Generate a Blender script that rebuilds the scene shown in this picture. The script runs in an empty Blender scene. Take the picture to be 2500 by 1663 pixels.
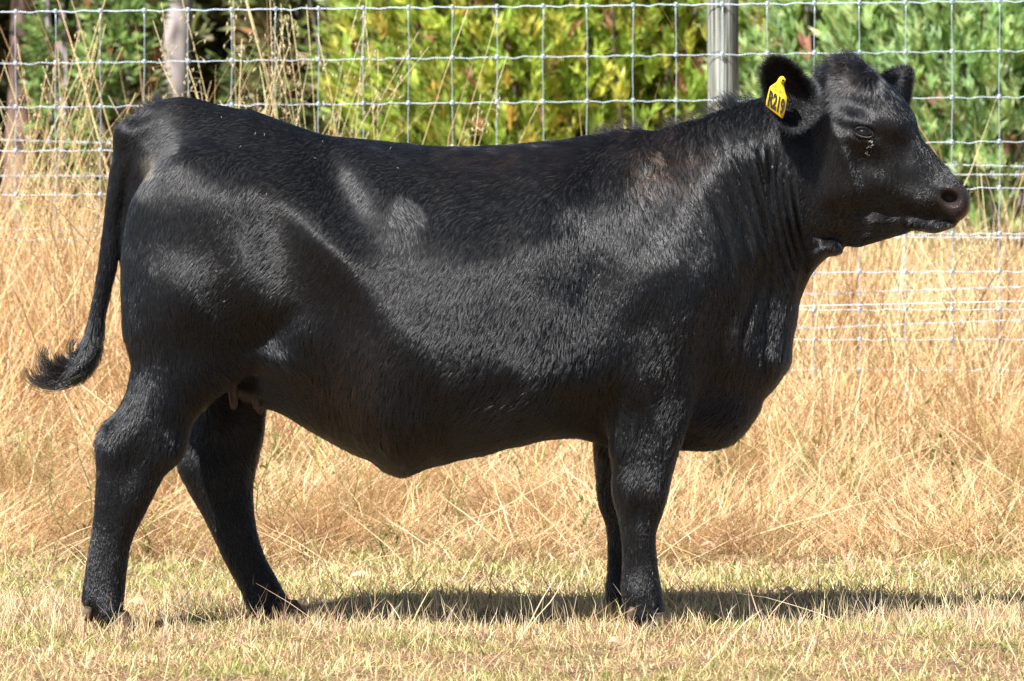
import bpy, math, random
import numpy as np
R = math.radians
rng = np.random.default_rng(7)
random.seed(7)
sc = bpy.context.scene
COL = sc.collection

# ------------------------------------------------------------------ camera, sky, sun, exposure
CAM = (1.25, -11.0, 1.0)
cd = bpy.data.cameras.new('camera'); cam = bpy.data.objects.new('camera', cd); COL.objects.link(cam)
cam.location = CAM; cam.rotation_euler = (R(90), 0, 0)
cd.sensor_width = 36; cd.lens = 36 * 11 / 2.5
cd.shift_y = -0.1206
cd.clip_start = 0.1; cd.clip_end = 500
cd.dof.use_dof = True; cd.dof.focus_distance = 11.1; cd.dof.aperture_fstop = 8.4
sc.camera = cam
SUN = np.array([-0.47, -0.62, 1.0]); SUN /= np.linalg.norm(SUN)
elev = math.asin(SUN[2]); azim = math.atan2(SUN[0], SUN[1])
w = bpy.data.worlds.new('World'); sc.world = w; w.use_nodes = True
nt = w.node_tree; nt.nodes.clear()
sky = nt.nodes.new('ShaderNodeTexSky'); sky.sky_type = 'NISHITA'; sky.sun_disc = False
sky.sun_elevation = elev; sky.sun_rotation = azim
bg = nt.nodes.new('ShaderNodeBackground'); bg.inputs[1].default_value = 0.05
wo = nt.nodes.new('ShaderNodeOutputWorld')
nt.links.new(sky.outputs[0], bg.inputs[0]); nt.links.new(bg.outputs[0], wo.inputs[0])
sl = bpy.data.lights.new('sun', 'SUN'); sl.energy = 5.0; sl.angle = R(0.5); sl.color = (1, 0.975, 0.94)
so = bpy.data.objects.new('sun', sl); COL.objects.link(so)
from mathutils import Vector, Matrix
so.rotation_euler = Vector(SUN).to_track_quat('Z', 'Y').to_euler(); so.location = (-4, -4, 9)
sc.view_settings.view_transform = 'Standard'; sc.view_settings.look = 'None'
sc.view_settings.exposure = 1.18; sc.view_settings.gamma = 1
sc.cycles.use_denoising = True; sc.cycles.denoising_prefilter = 'NONE'; sc.cycles.denoising_input_passes = 'RGB_ALBEDO_NORMAL'; sc.cycles.max_bounces = 8; sc.cycles.transparent_max_bounces = 8
try: sc.cycles_curves.shape = 'RIBBONS'
except Exception: pass

# ------------------------------------------------------------------ helpers
def P(px, py, Y=0.0):
    """a point of the place seen at photo pixel (px, py) and standing at depth Y"""
    s = (11.0 + Y) / 11.0
    return np.array([1.25 + (px - 1250) / 1000 * s, Y, 1.0 - (py - 530) / 1000 * s])

def tag(o, label=None, cat=None, group=None, kind=None):
    if label: o['label'] = label
    if cat: o['category'] = cat
    if group: o['group'] = group
    if kind: o['kind'] = kind
    return o

def empty(name, loc=(0, 0, 0)):
    o = bpy.data.objects.new(name, None); COL.objects.link(o); o.location = loc
    o.empty_display_size = 0.1
    return o

def mesh(name, V, F, mat, parent=None, tint=None, smooth=False, origin=None):
    """V (n,3); F one (m,k) array or a list of such arrays"""
    V = np.asarray(V, np.float32)
    if origin is not None: V = V - np.asarray(origin, np.float32)
    Fs = F if isinstance(F, list) else [F]
    Fs = [np.asarray(f, np.int32) for f in Fs if len(f)]
    me = bpy.data.meshes.new(name)
    me.vertices.add(len(V)); me.vertices.foreach_set('co', V.ravel())
    nl = sum(f.size for f in Fs); npoly = sum(len(f) for f in Fs)
    me.loops.add(nl); me.polygons.add(npoly)
    me.loops.foreach_set('vertex_index', np.concatenate([f.ravel() for f in Fs]))
    tot = np.concatenate([np.full(len(f), f.shape[1], np.int32) for f in Fs])
    st = np.concatenate([[0], np.cumsum(tot)[:-1]]).astype(np.int32)
    me.polygons.foreach_set('loop_start', st)
    me.update(calc_edges=True); me.validate()
    if smooth: me.polygons.foreach_set('use_smooth', np.ones(len(me.polygons), bool))
    if tint is not None:
        a = me.attributes.new('tint', 'FLOAT_COLOR', 'POINT')
        c = np.ones((len(V), 4), np.float32); c[:, :3] = tint
        a.data.foreach_set('color', c.ravel())
    if mat: me.materials.append(mat)
    o = bpy.data.objects.new(name, me); COL.objects.link(o)
    if origin is not None and parent is None: o.location = origin
    if parent is not None:
        o.parent = parent
        if origin is None: o.matrix_parent_inverse = Matrix.Translation(-Vector(parent.location))
    return o

class Bag:
    """collects tubes and faces for one mesh"""
    def __init__(s): s.V = []; s.F4 = []; s.F3 = []; s.n = 0; s.T = []
    def add(s, V, F4=None, F3=None, tint=None):
        V = np.asarray(V, float); s.V.append(V)
        if F4 is not None and len(F4): s.F4.append(np.asarray(F4) + s.n)
        if F3 is not None and len(F3): s.F3.append(np.asarray(F3) + s.n)
        s.T.append(np.broadcast_to(np.array(tint if tint is not None else (1, 1, 1), float), (len(V), 3)))
        s.n += len(V)
    def tube(s, pts, rad, k=8, tint=None, squash=1.0):
        pts = np.asarray(pts, float); n = len(pts); rad = np.broadcast_to(np.asarray(rad, float), (n,))
        t = np.gradient(pts, axis=0); t /= np.linalg.norm(t, axis=1)[:, None] + 1e-12
        ref = np.array([0, 1, 0.]) if abs(t[:, 1]).mean() < 0.8 else np.array([1., 0, 0])
        a = np.cross(t, ref); a /= np.linalg.norm(a, axis=1)[:, None]; b = np.cross(t, a)
        an = np.arange(k) * 2 * np.pi / k
        V = pts[:, None] + rad[:, None, None] * (a[:, None] * np.cos(an)[None, :, None] + squash * b[:, None] * np.sin(an)[None, :, None])
        i = np.arange(n - 1)[:, None] * k; j = np.arange(k)[None]; j2 = (j + 1) % k
        F = np.stack([i + j, i + j2, i + k + j2, i + k + j], -1).reshape(-1, 4)
        V = np.concatenate([V.reshape(-1, 3), pts[:1], pts[-1:]])
        jj = np.arange(k); c0 = n * k
        F3 = np.concatenate([np.stack([np.full(k, c0), (jj + 1) % k, jj], 1),
                             np.stack([np.full(k, c0 + 1), (n - 1) * k + jj, (n - 1) * k + (jj + 1) % k], 1)])
        s.add(V, F, F3, tint)
    def ball(s, c, r, k=8, tint=None):
        r = np.broadcast_to(np.asarray(r, float), (3,)); m = max(4, k // 2)
        th = np.linspace(0.02, np.pi - 0.02, m + 1); an = np.arange(k) * 2 * np.pi / k
        V = np.stack([np.sin(th)[:, None] * np.cos(an), np.sin(th)[:, None] * np.sin(an), np.cos(th)[:, None] * np.ones(k)], -1).reshape(-1, 3) * r + np.asarray(c)
        i = np.arange(m)[:, None] * k; j = np.arange(k)[None]; j2 = (j + 1) % k
        s.add(V, np.stack([i + j, i + k + j, i + k + j2, i + j2], -1).reshape(-1, 4), None, tint)
    def build(s, name, mat, parent=None, smooth=True, origin=None, use_tint=False):
        F = []
        if s.F4: F.append(np.concatenate(s.F4))
        if s.F3: F.append(np.concatenate(s.F3))
        return mesh(name, np.concatenate(s.V), F, mat, parent, np.concatenate(s.T) if use_tint else None, smooth, origin)

def mat_new(name, col=(0.5, 0.5, 0.5), rough=0.6, spec=0.5, metal=0.0, sheen=0.0):
    m = bpy.data.materials.new(name); m.use_nodes = True
    b = m.node_tree.nodes['Principled BSDF']
    b.inputs['Base Color'].default_value = (*col, 1); b.inputs['Roughness'].default_value = rough
    b.inputs['Specular IOR Level'].default_value = spec; b.inputs['Metallic'].default_value = metal
    return m

def leaf_mat(name, transl=0.35, rough=0.55, spec=0.3, noise=0.0):
    """a blade or leaf coloured by its own tint, letting some light through"""
    m = bpy.data.materials.new(name); m.use_nodes = True; n = m.node_tree; n.nodes.clear()
    at = n.nodes.new('ShaderNodeAttribute'); at.attribute_name = 'tint'
    pb = n.nodes.new('ShaderNodeBsdfPrincipled'); pb.inputs['Roughness'].default_value = rough
    pb.inputs['Specular IOR Level'].default_value = spec
    tr = n.nodes.new('ShaderNodeBsdfTranslucent'); mx = n.nodes.new('ShaderNodeMixShader'); mx.inputs[0].default_value = transl
    o = n.nodes.new('ShaderNodeOutputMaterial')
    n.links.new(at.outputs['Color'], pb.inputs['Base Color']); n.links.new(at.outputs['Color'], tr.inputs['Color'])
    n.links.new(pb.outputs[0], mx.inputs[1]); n.links.new(tr.outputs[0], mx.inputs[2]); n.links.new(mx.outputs[0], o.inputs[0])
    return m

def noise_mat(name, stops, scale=5, stretch=(1, 1, 1), rough=0.8, bump=0.0, detail=6, distort=0.0):
    m = mat_new(name, rough=rough, spec=0.3); n = m.node_tree; b = n.nodes['Principled BSDF']
    tc = n.nodes.new('ShaderNodeTexCoord'); mp = n.nodes.new('ShaderNodeMapping'); mp.inputs['Scale'].default_value = stretch
    no = n.nodes.new('ShaderNodeTexNoise'); no.inputs['Scale'].default_value = scale; no.inputs['Detail'].default_value = detail
    no.inputs['Distortion'].default_value = distort
    cr = n.nodes.new('ShaderNodeValToRGB')
    while len(cr.color_ramp.elements) < len(stops): cr.color_ramp.elements.new(0.5)
    for e, (p, c) in zip(cr.color_ramp.elements, stops): e.position = p; e.color = (*c, 1)
    n.links.new(tc.outputs['Object'], mp.inputs[0]); n.links.new(mp.outputs[0], no.inputs['Vector'])
    n.links.new(no.outputs[0], cr.inputs[0]); n.links.new(cr.outputs[0], b.inputs['Base Color'])
    if bump:
        bp = n.nodes.new('ShaderNodeBump'); bp.inputs['Strength'].default_value = bump; bp.inputs['Distance'].default_value = 0.01
        n.links.new(no.outputs[0], bp.inputs['Height']); n.links.new(bp.outputs[0], b.inputs['Normal'])
    return m

def smooth01(x): x = np.clip(x, 0, 1); return x * x * (3 - 2 * x)

def wobble(p, wl, seed=0, n=7):
    """smooth pseudo-noise in -1..1 for points p (m,3)"""
    r = np.random.default_rng(seed); out = 0
    for i in range(n):
        d = r.normal(size=3); d /= np.linalg.norm(d)
        out = out + np.sin(p @ d * (2 * np.pi / (wl * r.uniform(0.6, 1.6))) + r.uniform(0, 6.28))
    return out / math.sqrt(n) / 1.2

# ------------------------------------------------------------------ the ground
def ground_z(x, y):
    x = np.asarray(x, float); y = np.asarray(y, float)
    z = 0.30 * smooth01((y - 1.6) / 2.9) + 0.30 * smooth01((y - 4.6) / 4.0) + 0.035 * np.clip(y - 8, 0, 90)
    z = z + 0.10 * smooth01((0.2 - x) / 1.2) * smooth01((y - 3.6) / 2)
    z = z + 0.010 * np.sin(x * 5.1 + 1.3 * y) * np.sin(y * 4.3 + 0.7) + 0.006 * np.sin(x * 13 + 2) * np.sin(y * 11 + x)
    return z

gx = np.concatenate([np.linspace(-120, -4, 30), np.linspace(-3.8, 6.4, 170), np.linspace(6.6, 120, 30)])
gy = np.concatenate([np.linspace(-60, -3.2, 20), np.linspace(-3, 9, 200), np.linspace(9.3, 160, 50)])
GX, GY = np.meshgrid(gx, gy, indexing='ij')
GV = np.stack([GX, GY, ground_z(GX, GY)], -1).reshape(-1, 3)
ii = np.arange(len(gx) - 1)[:, None] * len(gy); jj = np.arange(len(gy) - 1)[None]
GF = np.stack([ii + jj, ii + len(gy) + jj, ii + len(gy) + jj + 1, ii + jj + 1], -1).reshape(-1, 4)
m_ground = noise_mat('soil_and_litter', [(0.3, (0.07, 0.045, 0.028)), (0.5, (0.17, 0.11, 0.06)), (0.7, (0.28, 0.19, 0.105))], scale=9, bump=0.6, detail=10)
ground = mesh('ground', GV, GF, m_ground, smooth=True); tag(ground, 'dry paddock ground under the straw', kind='structure')

#@COW@
#@FENCE@
#@GRASS@
#@BUSH@
# ------------------------------------------------------------------ the cow: outlines read off the animal, blown up to volumes and blended
H2 = 0.004
X2 = np.arange(-0.02, 2.46, H2); Z2 = np.arange(-0.10, 1.50, H2)
XX, ZZ = np.meshgrid(X2, Z2, indexing='ij')

def spline(pts, n=6, closed=True):
    p = np.asarray(pts, float); m = len(p); out = []
    for i in range(m if closed else m - 1):
        p0, p1, p2, p3 = (p[(i + k) % m] if closed else p[min(max(i + k, 0), m - 1)] for k in (-1, 0, 1, 2))
        for t in np.arange(n) / n:
            out.append(0.5 * (2 * p1 + (p2 - p0) * t + (2 * p0 - 5 * p1 + 4 * p2 - p3) * t * t + (3 * p1 - p0 - 3 * p2 + p3) * t ** 3))
    if not closed: out.append(p[-1])
    return np.array(out)

def blur(a, sig):
    s = sig / H2; r = int(3 * s) + 1; k = np.exp(-0.5 * (np.arange(-r, r + 1) / s) ** 2); k /= k.sum()
    a = np.pad(a, ((r, r), (r, r)), mode='edge')
    a = np.apply_along_axis(lambda v: np.convolve(v, k, 'valid'), 0, a)
    return np.apply_along_axis(lambda v: np.convolve(v, k, 'valid'), 1, a)

def sdist(poly):
    d2 = np.full(XX.shape, 1e9); ins = np.zeros(XX.shape, bool); m = len(poly)
    for i in range(m):
        a, b = poly[i], poly[(i + 1) % m]; e = b - a
        t = np.clip(((XX - a[0]) * e[0] + (ZZ - a[1]) * e[1]) / (e @ e + 1e-12), 0, 1)
        d2 = np.minimum(d2, (XX - a[0] - t * e[0]) ** 2 + (ZZ - a[1] - t * e[1]) ** 2)
        if abs(e[1]) > 1e-12:
            c = ((a[1] > ZZ) != (b[1] > ZZ)) & (XX < a[0] + (ZZ - a[1]) / e[1] * e[0]); ins ^= c
    return np.sqrt(d2) * np.where(ins, 1, -1)

def fmap(ctrl, x, z, Y=0.0, sig=0.10):
    """smooth field through control values (px, py, values...)"""
    num = 0; den = 0
    for c in ctrl:
        q = P(c[0], c[1], Y); r2 = ((x - q[0]) ** 2 + (z - q[2]) ** 2) / sig ** 2
        k = 1.0 / (r2 + 0.15) ** 2
        v = np.array(c[2:], float)
        num = num + (k[..., None] * v if len(v) > 1 else k * v[0]); den = den + k
    return num / (den[..., None] if len(ctrl[0]) > 3 else den)

def coarse(ctrl, Y, sig=0.10):
    return fmap(ctrl, XX, ZZ, Y, sig)

class Part:
    def __init__(s, name, px, Y, wt, rr, yc=0.0, k=0.03, sb=0.010, big=None, sig=0.1):
        poly = spline([P(a, b, Y)[[0, 2]] for a, b in px], 5)
        d = sdist(poly)
        if sb: 
            ds = blur(d, sb)
            if big: ds = ds + (blur(d, big) - ds) * smooth01((d - big * 0.8) / (big * 2.0))
            d = ds
        Rm = coarse(rr, Y, sig) if isinstance(rr, list) else rr
        t = d / Rm
        v = np.where(t > 1, 1.0, np.where(t > 0, 1 - (1 - np.minimum(t, 1)) ** 2, 2 * t))
        W = coarse(wt, Y, sig) if isinstance(wt, list) else wt
        if isinstance(wt, list): W = blur(W, 0.045 if big else 0.015)
        s.A = W * W * v; s.k = k; s.name = name
        s.yc = coarse(yc, Y, sig) if isinstance(yc, list) else np.full(XX.shape, float(yc))
        mx, mz = np.where(d > -0.12)
        s.box = (X2[mx.min()], X2[mx.max()], Z2[mz.min()], Z2[mz.max()])

parts = []
torso = [(297,640),(298,560),(303,500),(300,420),(289,350),(291,312),(315,290),(350,262),(384,247),(414,241),(445,238),(491,245),(529,256),(583,267),(617,271),(674,291),(736,311),(797,327),(870,339),(965,349),(1050,358),(1103,360),(1191,358),(1306,350),(1402,338),(1459,328),(1509,320),(1562,318),(1600,321),(1640,307),(1689,295),(1746,276),(1782,262),(1822,248),(1866,238),(1930,210),
 (1985,200),(2050,260),(2085,400),(2080,520),(2045,590),(2012,632),(1989,656),(1973,682),(1961,710),(1950,739),(1945,771),(1937,806),(1930,838),(1926,883),(1913,905),(1889,941),(1866,968),(1851,1003),(1828,1037),(1797,1071),(1770,1087),(1724,1096),(1655,1096),(1580,1096),(1500,1088),(1445,1074),(1399,1064),(1353,1066),(1276,1079),(1200,1098),(1100,1121),(1057,1132),(1007,1151),(977,1156),(938,1142),(900,1115),(858,1098),(797,1067),(736,1033),(690,1006),(651,992),(600,975),(556,955),(480,930),(400,900),(340,850),(303,760)]
parts.append(Part('torso', torso, 0.0,
    wt=[(320,300,.055),(330,400,.10),(320,700,.13),(450,260,.12),(500,420,.235),(480,650,.24),(600,900,.17),(640,300,.17),(660,430,.262),(800,430,.255),(900,600,.315),(1100,480,.285),(1100,650,.325),(1100,850,.365),(950,900,.33),(1000,1050,.29),(800,980,.20),(700,850,.235),(1300,500,.275),(1300,650,.315),(1300,900,.355),(1250,1030,.30),(1500,480,.225),(1500,650,.265),(1520,820,.285),(1600,760,.265),(1560,330,.13),(1700,400,.17),(1720,620,.215),(1850,350,.125),(1900,450,.125),(1850,600,.135),(1880,750,.12),(1800,950,.125),(1700,1050,.14),(2000,350,.105),(2000,500,.105),(1960,620,.10),(1500,1000,.22)],
    rr=[(330,500,.20),(600,400,.33),(600,800,.26),(1100,550,.36),(1000,850,.20),(950,1080,.13),(1250,1030,.12),(1200,850,.20),(1400,900,.17),(1500,700,.28),(1600,350,.28),(1800,500,.20),(1900,450,.15),(1880,850,.13),(1750,1000,.20),(2000,400,.15)],
    k=0.05, sb=0.008, big=0.045, sig=0.09))
head = [(1960,215),(1985,190),(2003,170),(2024,150),(2049,138),(2078,138),(2098,145),(2120,167),(2150,191),(2172,211),(2197,236),(2219,265),(2232,290),(2237,316),(2243,335),(2254,350),(2276,375),(2305,411),(2327,437),(2346,456),(2358,472),(2362,490),(2358,518),(2346,533),(2326,545),(2300,548),(2284,552),(2255,554),(2240,556),(2183,577),(2125,595),(2091,604),(2064,600),(2050,606),(2035,598),(2000,560),(1965,480),(1945,380),(1945,280)]
SH = -0.22   # the head is turned a little towards the viewer
parts.append(Part('head', head, -0.02,
    wt=[(1980,240,.095),(2050,165,.05),(2010,450,.108),(2080,330,.122),(2110,230,.10),(2180,290,.105),(2150,420,.092),(2100,560,.055),(2060,580,.05),(2220,330,.075),(2230,470,.072),(2320,470,.070),(2350,500,.064),(2340,520,.062),(2290,540,.050),(2200,555,.042),(2290,410,.058)],
    rr=[(2000,300,.13),(2060,400,.13),(2120,500,.10),(2200,350,.10),(2230,480,.07),(2320,490,.040),(2350,500,.032),(2080,160,.07)],
    yc=[(x, y, SH * (x - 1960) / 1000) for x in (1960, 2060, 2160, 2260, 2360) for y in (200, 400, 560)],
    k=0.022, sb=0.006, sig=0.06))
chin = [(2205,535),(2250,530),(2290,528),(2325,530),(2340,542),(2326,554),(2300,564),(2280,567),(2255,563),(2232,558)]
parts.append(Part('chin', chin, -0.06, wt=.045, rr=.02, yc=SH * .32, k=0.006, sb=0.003))
dewlap = [(1990,590),(2030,580),(2052,598),(2057,612),(2050,619),(2037,623),(2020,625),(2000,640),(1975,665),(1960,640),(1965,600)]
parts.append(Part('throat', dewlap, -0.02, wt=.055, rr=.04, yc=-0.03, k=0.014, sb=0.004))
tail = [(300,300),(330,290),(395,285),(425,300),(400,325),(370,340),(346,368),(331,400),(316,440),(307,475),(300,520),(297,573),(290,620),(282,665),(268,722),(257,774),(252,822),(240,875),(222,905),(200,925),(178,920),(168,893),(186,866),(212,812),(224,757),(238,681),(248,600),(257,519),(267,437),(278,378),(280,330)]
parts.append(Part('tail', tail, 0.0, wt=[(360,310,.05),(300,400,.034),(270,600,.024),(245,780,.018),(200,900,.03)], rr=[(350,310,.04),(290,400,.026),(260,600,.02),(245,780,.015),(200,900,.03)], yc=-0.012, k=0.018, sb=0.004, sig=0.08))
nhind = [(330,470),(450,370),(580,380),(680,450),(740,560),(740,700),(700,820),(640,890),(583,938),(556,958),(514,985),(468,1037),(449,1106),(430,1132),(399,1163),(376,1209),(353,1255),(332,1295),(316,1338),(309,1387),(304,1435),(300,1480),(304,1512),(308,1532),(250,1534),(236,1515),(226,1490),(202,1474),(204,1440),(209,1401),(221,1323),(230,1262),(236,1193),(240,1148),(239,1090),(246,1060),(265,1029),(288,1002),(311,956),(322,914),(324,884),(314,845),(303,800),(300,700),(300,600)]
parts.append(Part('near_hind', nhind, -0.15,
    wt=[(500,500,.125),(450,700,.125),(650,700,.10),(420,900,.090),(560,900,.06),(330,1010,.062),(400,1060,.062),(300,1120,.050),(270,1230,.040),(260,1350,.036),(255,1430,.040),(255,1470,.048),(270,1525,.055)],
    rr=[(480,600,.2),(600,750,.16),(400,950,.10),(330,1100,.075),(280,1250,.05),(260,1400,.045),(260,1500,.045)],
    yc=[(480,500,-.135),(450,800,-.15),(330,1100,-.16),(260,1400,-.15),(260,1530,-.16)], k=0.035, sb=0.007, big=0.03, sig=0.08))
fhind = [(560,800),(660,850),(660,940),(647,990),(637,1070),(622,1143),(616,1182),(618,1241),(628,1304),(647,1362),(676,1416),(700,1460),(722,1495),(738,1525),(735,1536),(670,1538),(625,1520),(603,1492),(594,1455),(574,1416),(545,1362),(516,1299),(491,1250),(457,1192),(438,1153),(436,1124),(446,1090),(470,1000),(480,880)]
parts.append(Part('far_hind', fhind, 0.15,
    wt=[(570,850,.09),(540,1000,.07),(520,1130,.054),(560,1230,.042),(600,1350,.036),(640,1430,.041),(670,1490,.050),(690,1530,.055)],
    rr=[(560,900,.09),(530,1100,.08),(570,1250,.055),(610,1370,.045),(660,1480,.045)], yc=[(560,850,.13),(520,1150,.15),(690,1500,.15)], k=0.03, sb=0.007, sig=0.08))
nfore = [(1560,360),(1640,400),(1740,470),(1820,560),(1862,600),(1835,660),(1790,740),(1745,800),(1708,870),(1695,950),(1682,1020),(1660,1085),(1646,1133),(1637,1171),(1626,1218),(1611,1266),(1598,1302),(1598,1340),(1603,1380),(1609,1420),(1617,1465),(1621,1500),(1628,1530),(1590,1537),(1545,1534),(1532,1512),(1524,1484),(1519,1435),(1521,1387),(1519,1320),(1512,1270),(1500,1225),(1496,1190),(1499,1143),(1492,1095),(1488,1050),(1470,1010),(1440,960),(1430,880),(1440,780),(1450,650),(1480,480)]
parts.append(Part('near_fore', nfore, -0.16,
    wt=[(1560,450,.085),(1600,650,.125),(1540,800,.115),(1760,650,.075),(1830,590,.045),(1560,920,.080),(1650,900,.070),(1570,1050,.068),(1570,1150,.056),(1560,1240,.050),(1560,1330,.037),(1565,1400,.039),(1570,1450,.048),(1575,1490,.046),(1580,1530,.058)],
    rr=[(1600,600,.2),(1600,800,.17),(1570,950,.12),(1570,1080,.08),(1560,1230,.058),(1560,1340,.042),(1570,1440,.045),(1580,1530,.04)],
    yc=[(1600,500,-.10),(1620,750,-.135),(1570,950,-.155),(1560,1200,-.16),(1570,1530,-.15)], k=0.028, sb=0.007, big=0.03, sig=0.08))
ffore = [(1430,900),(1600,900),(1620,1050),(1590,1200),(1575,1300),(1572,1400),(1580,1450),(1590,1500),(1592,1525),(1530,1527),(1500,1510),(1482,1480),(1480,1435),(1484,1386),(1484,1320),(1478,1275),(1460,1225),(1456,1133),(1449,1060),(1440,1000)]
parts.append(Part('far_fore', ffore, 0.15, wt=[(1520,950,.10),(1520,1100,.062),(1520,1220,.050),(1525,1350,.037),(1530,1440,.047),(1535,1520,.056)],
    rr=[(1530,950,.1),(1520,1200,.07),(1525,1350,.048),(1535,1500,.05)], yc=[(1520,950,.13),(1520,1300,.15)], k=0.028, sb=0.007, sig=0.08))

# muscle, bone and skin relief: (px, py, height mm, length, width, angle) - angle 0 along x, 90 upright, + leans right-up
bumps = [
 (449,384,8,45,26,30), (352,400,6,30,30,0), (620,470,8,70,45,-10),
 (836,470,-30,95,40,-62), (900,455,12,60,40,-60), (760,560,15,150,46,-47), (905,730,13,170,52,-48), (745,600,-15,150,36,-50),
 (640,690,16,150,50,-55), (480,560,-6,110,60,0), (450,700,9,110,80,90), (560,760,-8,90,40,-55),
 (655,815,-16,70,24,35), (590,925,-10,90,18,40), (680,880,9,60,24,-10), (760,930,6,90,26,-25), (720,820,8,60,40,30),
 (360,1010,6,60,34,60), (300,1075,5,50,26,75), (330,1130,-4,50,22,60), (300,1000,-6,60,20,65), (265,1100,6,50,18,90),
 (1000,760,8,200,90,10), (960,1010,8,120,50,-20),
 (1150,560,6,160,60,5), (1250,800,8,160,110,0),
 (1505,440,12,70,26,75), (1590,520,-9,70,40,70), (1430,560,-10,120,45,80), (1450,760,-13,110,38,80), (1600,640,13,100,60,60), (1560,800,-11,60,36,20), (1690,720,10,80,40,60),
 (1545,872,-7,60,34,10), (1620,905,6,60,38,20), (1560,960,9,60,60,90), (1480,990,-12,50,22,60), (1585,1040,-5,60,14,80),
 (1560,1195,6,40,34,90), (1560,1245,-4,20,20,0), (1530,1230,6,40,10,90), (1600,1200,4,50,12,90), (1548,1370,-3,60,7,90), (1590,1370,4,70,9,90), (1560,1440,5,26,24,0),
 (1790,830,9,120,26,80), (1760,1050,12,50,34,30), (1740,900,-8,100,30,85), (1910,880,5,60,18,80), (1875,800,-7,120,18,82),
 # face
 (2098,288,9,38,16,-20), (2098,345,7,40,10,-18), (2175,300,10,60,22,-55), (2130,400,-6,60,24,-40), (2075,400,7,80,10,-68), (2095,420,-5,80,9,-68),
 (2010,430,9,70,60,60), (2060,500,6,60,40,30), (2160,470,7,90,26,-35), (2200,500,-7,70,18,-30), (2250,490,7,34,30,0), (2150,540,7,60,12,-5), (2140,518,-7,60,10,0),
 (2028,575,-8,40,8,-5), (2020,600,7,24,16,-30), (2055,560,4,40,10,-10), (1985,380,-7,110,18,86), (2300,410,4,40,18,-50), (2210,320,6,26,20,-60),
 (2322,458,4,26,10,-10), (2350,488,1,18,14,80), (2298,487,4,14,16,90), (2090,200,5,50,30,-40), (2040,170,6,30,24,0), (2060,250,-4,40,24,-50)]
wr = [  # folds in the skin of the neck (px lines, depth mm, width px)
 ([(1730,340),(1775,450),(1815,560),(1838,640)],4,10), ([(1760,325),(1812,440),(1852,560),(1868,650)],5,9), ([(1800,330),(1842,450),(1872,570),(1892,660)],6,8),
 ([(1834,330),(1862,430),(1884,540),(1905,660)],7,7), ([(1872,330),(1878,430),(1895,550),(1925,690)],8,7), ([(1893,400),(1900,480),(1918,580),(1945,670)],7,6),
 ([(1913,420),(1920,500),(1936,590),(1965,660)],7,6), ([(1932,400),(1937,480),(1950,560),(1975,640)],8,6), ([(1885,600),(1880,700),(1870,800),(1868,900)],4,9),
 ([(1700,380),(1740,500),(1775,600),(1790,680)],3,10), ([(1850,640),(1840,720),(1815,800),(1800,900)],4,12), ([(2000,600),(1985,630),(1965,670),(1955,720)],4,9),
 ([(2145,380),(2165,430),(2160,480)],2.5,5), ([(2165,385),(2180,430),(2176,470)],2.5,5), ([(2185,395),(2195,430),(2190,465)],2,5), ([(2226,549),(2260,548),(2300,542),(2340,536)],7,4),
 ([(1670,300),(1690,420),(1715,540)],2.5,9)]
BB = np.zeros(XX.shape)
for px, py, a, sx, sy, an in bumps:
    q = P(px, py, -0.15); u = XX - q[0]; v = ZZ - q[2]; c, s = math.cos(R(an)), math.sin(R(an))
    BB += a / 1000 * np.exp(-0.5 * (((u * c + v * s) / (sx / 1000)) ** 2 + ((-u * s + v * c) / (sy / 1000)) ** 2))
for line, dep, wd in wr:
    L = spline([P(a, b, -0.12)[[0, 2]] for a, b in line], 6, closed=False); best = np.full(XX.shape, 9.0); tt = np.zeros(XX.shape); sd = np.zeros(XX.shape)
    for i in range(len(L) - 1):
        a, b = L[i], L[i + 1]; e = b - a; t = np.clip(((XX - a[0]) * e[0] + (ZZ - a[1]) * e[1]) / (e @ e), 0, 1)
        dx = XX - a[0] - t * e[0]; dz = ZZ - a[1] - t * e[1]; d = np.hypot(dx, dz)
        m = d < best; best[m] = d[m]; tt[m] = (i + t[m]) / (len(L) - 1); sd[m] = np.sign(dx * e[1] - dz * e[0])[m]
    f = np.sin(np.clip(tt, 0, 1) * np.pi) ** 0.5
    q = best / (wd / 1000)
    BB += (1 if line[0][0] >= 2100 else 2.2 if line[0][1] < 430 else 1.3) * (.72 + .38 * np.sin(tt * 8 + line[0][0])) * dep / 1000 * f * (-np.exp(-0.5 * (q / 0.62) ** 2) + 0.55 * np.exp(-0.5 * ((q - 1.6) / 0.8) ** 2))
# ripples of the longer coat low on the ribs
BB += 0.0012 * np.sin(XX * 60 + ZZ * 18 + 2 * np.sin(ZZ * 11)) * smooth01((0.75 - ZZ) / 0.2) * smooth01((XX - 1.0) / .1) * smooth01((1.5 - XX) / .1)
# eye socket and nostril: sunk on each side of the head only
EYE = P(2108, 324, -0.14); NOS = P(2320, 484, -0.14)
SOCK = np.zeros(XX.shape)
for q, a, sx, sy, an in ((EYE, 20, 22, 12, -14), (NOS, 34, 15.5, 10.5, -25)):
    u = XX - q[0]; v = ZZ - q[2]; c, s = math.cos(R(an)), math.sin(R(an))
    rr2 = ((u * c + v * s) / (sx / 1000)) ** 2 + ((-u * s + v * c) / (sy / 1000)) ** 2
    SOCK += a / 1000 * np.exp(-rr2 ** 1.5 * 0.6)
SOCK -= 0.005 * np.exp(-0.5 * ((np.hypot((XX - EYE[0]) / 1.5, ZZ - EYE[2]) - 0.017) / 0.004) ** 2)

gxs = np.concatenate([np.arange(0.15, 1.70, 0.007), np.arange(1.70, 2.40, 0.0038)])
gys = np.arange(-0.42, 0.42, 0.007)
gzs = np.concatenate([np.arange(-0.03, 0.80, 0.007), np.arange(0.80, 1.44, 0.0042)])

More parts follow.
